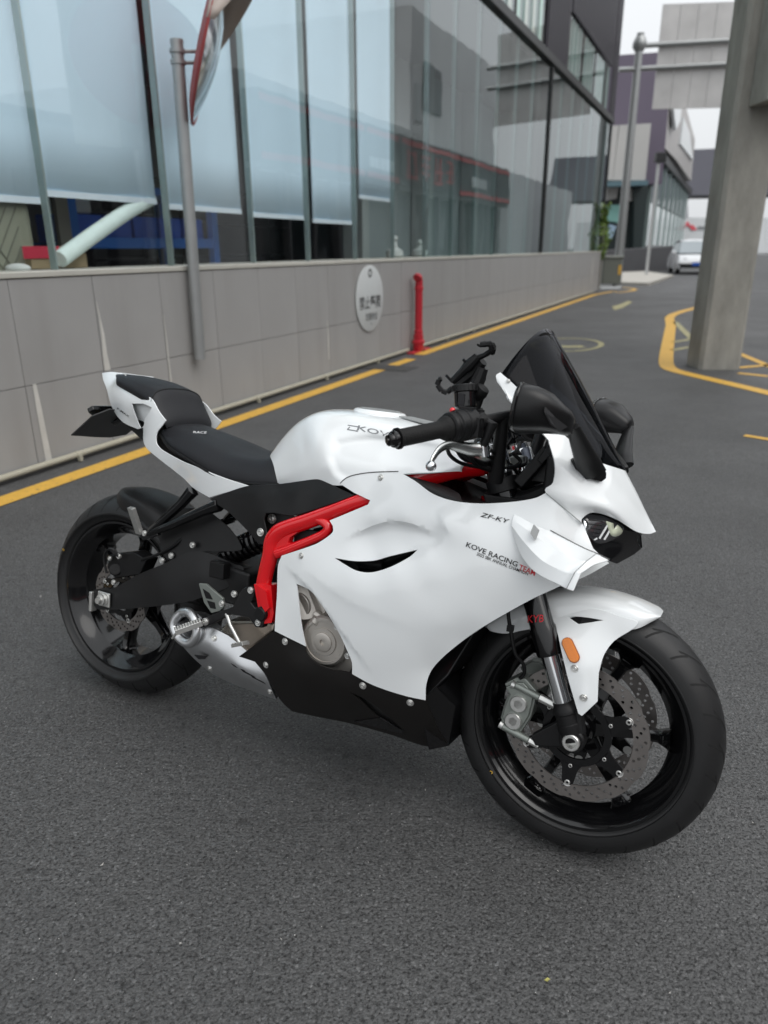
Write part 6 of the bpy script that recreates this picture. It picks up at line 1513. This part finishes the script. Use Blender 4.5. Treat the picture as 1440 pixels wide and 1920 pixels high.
# smaller street pole with a camera in front of the corner
lp = D(1215, 486, 36); lp[2] = 0
cp_ = empty('camera_pole', lp); tag(cp_, 'thin pale pole with a small box at its top left of the white car', 'pole')
zc_ = D(1222, 300, 36)[2]; build(MB().rod((0, 0, 0), (0, 0, zc_), .07, 10), 'pole', mat('pale_pole', (.45, .46, .46), .5), cp_); build(MB().box((.05, 0, zc_ + .1), (.45, .35, .4)), 'camera_box', darkframe, cp_, angle=0, bevel=.03)
# --- concrete pillar with its corbel
pc_ = (ground(1291, 694) + ground(1389, 692)) / 2 + np.array([.06, .21, 0])
pl = empty('concrete_pillar', pc_); tag(pl, 'stained concrete viaduct pillar standing inside the yellow island lines', 'pillar')
hw = .232; ch = .04
oct_ = np.array([(-hw + ch, -hw), (hw - ch, -hw), (hw, -hw + ch), (hw, hw - ch), (hw - ch, hw), (-hw + ch, hw), (-hw, hw - ch), (-hw, -hw + ch)])
ra_ = R_(-3); Rm = np.array([[math.cos(ra_), -math.sin(ra_)], [math.sin(ra_), math.cos(ra_)]]); oct_ = oct_ @ Rm.T
build(MB().prism(np.c_[oct_, np.full(8, -.02)], (0, 0, 7.2)), 'shaft', concrete, pl, angle=0)
zq = D(1408, 190, pc_[1] - .6)[2]
k = MB().prism([(-.12, -.62, zq), (1.6, -.62, zq + .22), (1.6, -.62, 7.1), (-.12, -.62, 7.1)], (0, .62 - hw - .003, 0)); build(k, 'corbel', concrete, pl, angle=0, bevel=.02)
build(MB().box((0, -hw - .004, D(1395, 25, pc_[1] - hw)[2]), (.34, .012, .30)), 'shadow_plate', darkmetal, pl, angle=0) if False else None  # dark plate standing for a shadow on the shaft; switched off
# --- litter bin and planting at the end of the wall
lb_ = ground(1141, 541); bn = empty('litter_bin', lb_); tag(bn, 'grey green litter bin standing at the end of the low wall', 'bin')
hb_ = D(1141, 480, lb_[1])[2]
build(MB().box((0, 0, hb_ * .5 + .08), (.62, .5, hb_ - .16)), 'body', mat('bin_grey_green', (.14, .15, .13), .5, var=.1, vscale=2), bn, angle=0, bevel=.03)
build(MB().box((0, 0, hb_ - .03), (.70, .58, .09)), 'lid', mat('bin_lid', (.20, .21, .19), .5), bn, angle=0, bevel=.03); build(MB().box((0, 0, .04), (.66, .54, .08)), 'base', whitewall, bn, angle=0); build(MB().box((.24, -.256, hb_ * .58), (.10, .012, .3)), 'yellow_label', yellow, bn, angle=0)
tp = D(1128, 478, 24.6); tp[2] = 0
pt = empty('climbing_plant', tp); tag(pt, 'green leafy climbing plant on the dark corner past the low wall', 'plant')
leafm = mat('leaf_green', (.13, .20, .035), .6, var=.35, vscale=3); V = []; Fq = []
for i in range(420):
    z = rng.uniform(.95, 2.6); r = .16 + .12 * math.sin(z * 5) + .05; a = rng.uniform(0, 6.28); c = np.array([r * math.cos(a) * rng.uniform(.3, 1), r * math.sin(a) * rng.uniform(.3, 1), z]); e1 = rng.normal(size=3); e1 /= np.linalg.norm(e1); e2 = np.cross(e1, rng.normal(size=3)); e2 /= np.linalg.norm(e2); n0 = len(V)
    V += [c - e1 * .06, c + e2 * .03, c + e1 * .06, c - e2 * .03]; Fq.append((n0, n0 + 1, n0 + 2, n0 + 3))
build(MB().add(V, Fq), 'foliage', leafm, pt, angle=0, recalc=False); build(MB().tube([(0, 0, 0), (.03, 0, 1.3), (-.02, .02, 2.4)], [.03, .025, .01], 8), 'stem', concrete, pt)
# --- cars
def car(loc, yaw, label, paint, plate, grp):
    c = empty('parked_car', loc); c.rotation_euler = (0, 0, yaw); tag(c, label, 'car', grp)
    # side profile (x forward) swept to a body with tumblehome
    prof = [(-2.25, .30, .84), (-2.30, .60, .90), (-2.20, .95, .90), (-1.95, 1.05, .88), (-1.0, 1.02, .90), (0, 1.0, .91), (.95, .98, .90), (1.9, .86, .86), (2.22, .66, .80), (2.28, .45, .80), (2.2, .28, .78)]
    k = MB(); G = []
    for x, z, w_ in prof: G.append([(x, -w_, .26), (x, -w_ - .02, .26 + (z - .26) * .55), (x, -w_ * .96, z - .04), (x, -w_ * .86, z), (x, 0, z + .02), (x, w_ * .86, z), (x, w_ * .96, z - .04), (x, w_ + .02, .26 + (z - .26) * .55), (x, w_, .26)])
    k.grid(crgrid(G[1:-1], 3)); n = 9
    k.add(G[1], [tuple(range(9))]); k.add(G[-2], [tuple(range(9))[::-1]])
    body = build(k, 'body', paint, c, angle=40)
    cab = [[(-2.0, .84, 1.02), (-1.75, .70, 1.50)], [(-1.2, .86, 1.0), (-.9, .70, 1.62)], [(0, .86, .98), (-.1, .70, 1.66)], [(1.15, .86, .98), (.35, .68, 1.60)]]
    build(MB().prism([(-1.95, 0, 1.0), (-1.6, 0, 1.48), (-.9, 0, 1.62), (-.1, 0, 1.66), (.45, 0, 1.58), (1.3, 0, .98)], (0, .001, 0)), 'pillar_core', darkframe, c, angle=0)
    wsh = MB().add([(1.28, -.80, 1.0), (1.28, .80, 1.0), (.46, .62, 1.57), (.46, -.62, 1.57)], [(0, 1, 2, 3)]); build(wsh, 'windscreen', mat('car_glass', (.30, .34, .36), .08, spec=.9) if 'car_glass' not in bpy.data.materials else bpy.data.materials['car_glass'], c, angle=0, solid=.02)
    for s in (1, -1):
        build(MB().add([(1.2, .84 * s, 1.0), (-1.85, .84 * s, 1.03), (-1.5, .66 * s, 1.50), (.44, .64 * s, 1.57)], [(0, 1, 2, 3)]), 'side_glass', bpy.data.materials['car_glass'], c, angle=0, solid=.02)
    build(MB().add([(-1.95, -.80, 1.04), (-1.95, .80, 1.04), (-1.6, .64, 1.49), (-1.6, -.64, 1.49)], [(0, 1, 2, 3)]), 'rear_glass', bpy.data.materials['car_glass'], c, angle=0, solid=.02)
    r_ = np.array([[(-1.62, -.68, 1.47), (-1.62, 0, 1.51), (-1.62, .68, 1.47)], [(-.9, -.70, 1.61), (-.9, 0, 1.65), (-.9, .70, 1.61)], [(0, -.70, 1.64), (0, 0, 1.68), (0, .70, 1.64)], [(.48, -.64, 1.56), (.48, 0, 1.60), (.48, .64, 1.56)]]); build(MB().grid(crgrid(r_, 3)), 'roof', paint, c, angle=50, solid=.03)
    build(MB().box((2.235, 0, .40), (.10, 1.62, .26)), 'lower_grille', darkframe, c, angle=0, bevel=.03)
    build(MB().box((2.30, 0, .50), (.02, .46, .15)), 'number_plate', mat('plate_blue', (.03, .12, .50), .4) if 'plate_blue' not in bpy.data.materials else bpy.data.materials['plate_blue'], c, angle=0)
    for s in (1, -1):
        build(MB().prism([(2.10, .50 * s, .70), (2.02, .82 * s, .72), (1.95, .84 * s, .80), (2.08, .52 * s, .77)], (.10, 0, 0)), 'headlight', lensglass, c, angle=0)
        build(MB().box((.95, 1.0 * s, 1.06), (.14, .22, .15)), 'door_mirror', paint, c, angle=0, bevel=.03)
        build(MB().box((2.18, .74 * s, .40), (.16, .22, .30)), 'side_intake', darkframe, c, angle=0, bevel=.02)
        for x in (-1.4, 1.42):
            wh = build(MB().lathe((x, .70 * s, .33), (0, s, 0), [(.0, .20), (.2, .205), (.23, .20), (.32, .19), (.335, .14), (.335, 0), (.0, 0)], 28), 'wheel', rubber, c, angle=35); build(MB().lathe((x, .70 * s, .33), (0, s, 0), [(.0, .212), (.20, .210), (.215, .206)], 20), 'rim', steel, wh, angle=35)
    return c
carwhite = mat('car_white', (.74, .75, .76), .25, coat=1)
cg = D(1297, 515, 41); cg[2] = 0; gpos = ground(1297, 515)
car(gpos + np.array([.75, 2.2, 0]), R_(-90 - 14), 'white parked car facing the viewer with a blue plate beside the pillar', carwhite, 'blue', 'parked cars beyond the junction')
g2 = ground(1432, 480); car(np.array([g2[0], g2[1], 0]) if g2[1] < 140 else D(1432, 478, 90) * np.array([1, 1, 0]), R_(150), 'small far white parked car right of the concrete pillar', carwhite, 'blue', 'parked cars beyond the junction')
fp_ = [ground(1150, 534), ground(1215, 536), ground(1262, 520), ground(1210, 512), ground(1120, 516)]
build(MB().prism([(p[0], p[1], .0) for p in fp_], (0, 0, .10)), 'pavement', mat('pale_paving', (.42, .40, .36), .7, var=.1, vscale=1), None, angle=0, kind='structure')
# --- row of shops across the road; seen in the glass
OP = -9.8
sr0 = W(13, OP, 0); sr = empty('shop_row', sr0); tag(sr, 'dark row of shops with red trimmed fascias reflected in the glass front', 'building')
shopwall = mat('shop_dark_wall', (.055, .055, .06), .5, var=.15, vscale=1); shopgrey = mat('shop_grey_wall', (.78, .78, .78), .6, var=.1, vscale=.5); redsign = mat('red_sign', (.55, .035, .04), .4); shopgl = mat('shop_dark_glass', (.05, .06, .065), .08, spec=.8); pier = mat('shop_pier', (.18, .18, .185), .6)
def ob(name, m, s0, s1, o0, o1, z0, z1, par=sr, b0=sr0, bevel=0):
    k = MB().wbox(s0, s1, OP - o1, OP - o0, z0, z1); k.V[0] = k.V[0] - b0; return build(k, name, m, par, angle=0, bevel=bevel)
ob('body', shopgrey, 12.7, 27, .6, 12, 0, 6.45); ob('body', shopgrey, 27, 41, .8, 14, 0, 11.5); ob('body', mat('pale_block_wall', (.75, .76, .77), .6), 43, 64, .3, 14, 0, 6.0)
for s0, s1 in ((13, 20.3), (20.6, 23.7), (24, 31.7), (32, 42.0)):
    f_ = ob('fascia', shopwall, s0, s1, 0, .6, 3.95, 5.95)
    ob('red_band', redsign, s0, s1, -.06, -.005, 5.62, 5.82, f_); 
    if s0 != 24: ob('red_band', redsign, s0, s1, -.06, -.005, 4.0, 4.22, f_)
    ob('canopy', pier, s0, s1, .1, .5, 3.75, 3.93)
    n = int((s1 - s0) / 1.6)
    for i in range(n):
        a = s0 + i * (s1 - s0) / n; ob('shop_glass', shopgl, a + .12, a + (s1 - s0) / n - .12, .45, .55, .15, 3.7); ob('pier', pier, a - .1, a + .11, .2, .58, 0, 3.75)
for i in range(4):
    a = 24.6 + i * 1.75; 
    for dz in ((0, 1.0), (.3, .65, 1.0), (0, .5), (.15, .6, 1.05))[i]: ob('sign_stroke', redsign, a + (.2 if i == 2 else 0), a + 1.2 - (.3 if i == 3 else 0), -.06, -.004, 4.25 + dz, 4.37 + dz)
    for dx in ((.1, 1.0), (.55,), (.25, .8), (.5, 1.0))[i]: ob('sign_stroke', redsign, a + dx, a + dx + .13, -.063, -.003, 4.2 + .1 * i, 5.45 - .12 * (i % 2))
for i in range(5): ob('pale_letter', whitewall, 20.9 + i * .5, 21.25 + i * .5, -.06, -.004, 4.4, 4.8)
for i in range(4): ob('pale_letter', whitewall, 34 + i * .8, 34.5 + i * .8, -.06, -.004, 4.5, 5.0)
ob('upper_window', shopgl, 28.5, 31, .72, .79, 7.6, 9.6); ob('upper_window', whitewall, 27.6, 28.3, .72, .79, 7.0, 8.6)

# unseen low building behind the viewer, added to darken what the glass mirrors
wk0 = W(-10, -14, 0); wk = empty('added_building', wk0); tag(wk, 'unseen low grey building with dark roller doors added behind the viewer to darken glass reflections', 'building')
wkw = mat('added_building_wall', (.22, .22, .22), .7, var=.12, vscale=.6)
def wo(name, m, s0, s1, o0, o1, z0, z1): return ob(name, m, s0, s1, o0, o1, z0, z1, wk, wk0)
wo('body', wkw, -30, 11.8, 4.0, 14, 0, 4.6); wo('parapet', shopwall, -30.2, 12, 3.9, 14.2, 4.6, 4.9)
for i in range(9): wo('roller_door', shopgl if i % 2 else shopwall, -29 + i * 4.5, -25.6 + i * 4.5, 3.93, 3.99, 0, 3.4)
wo('sign_band', redsign, -20, -4, 3.88, 3.98, 3.7, 4.3)
bpy.context.view_layer.update()
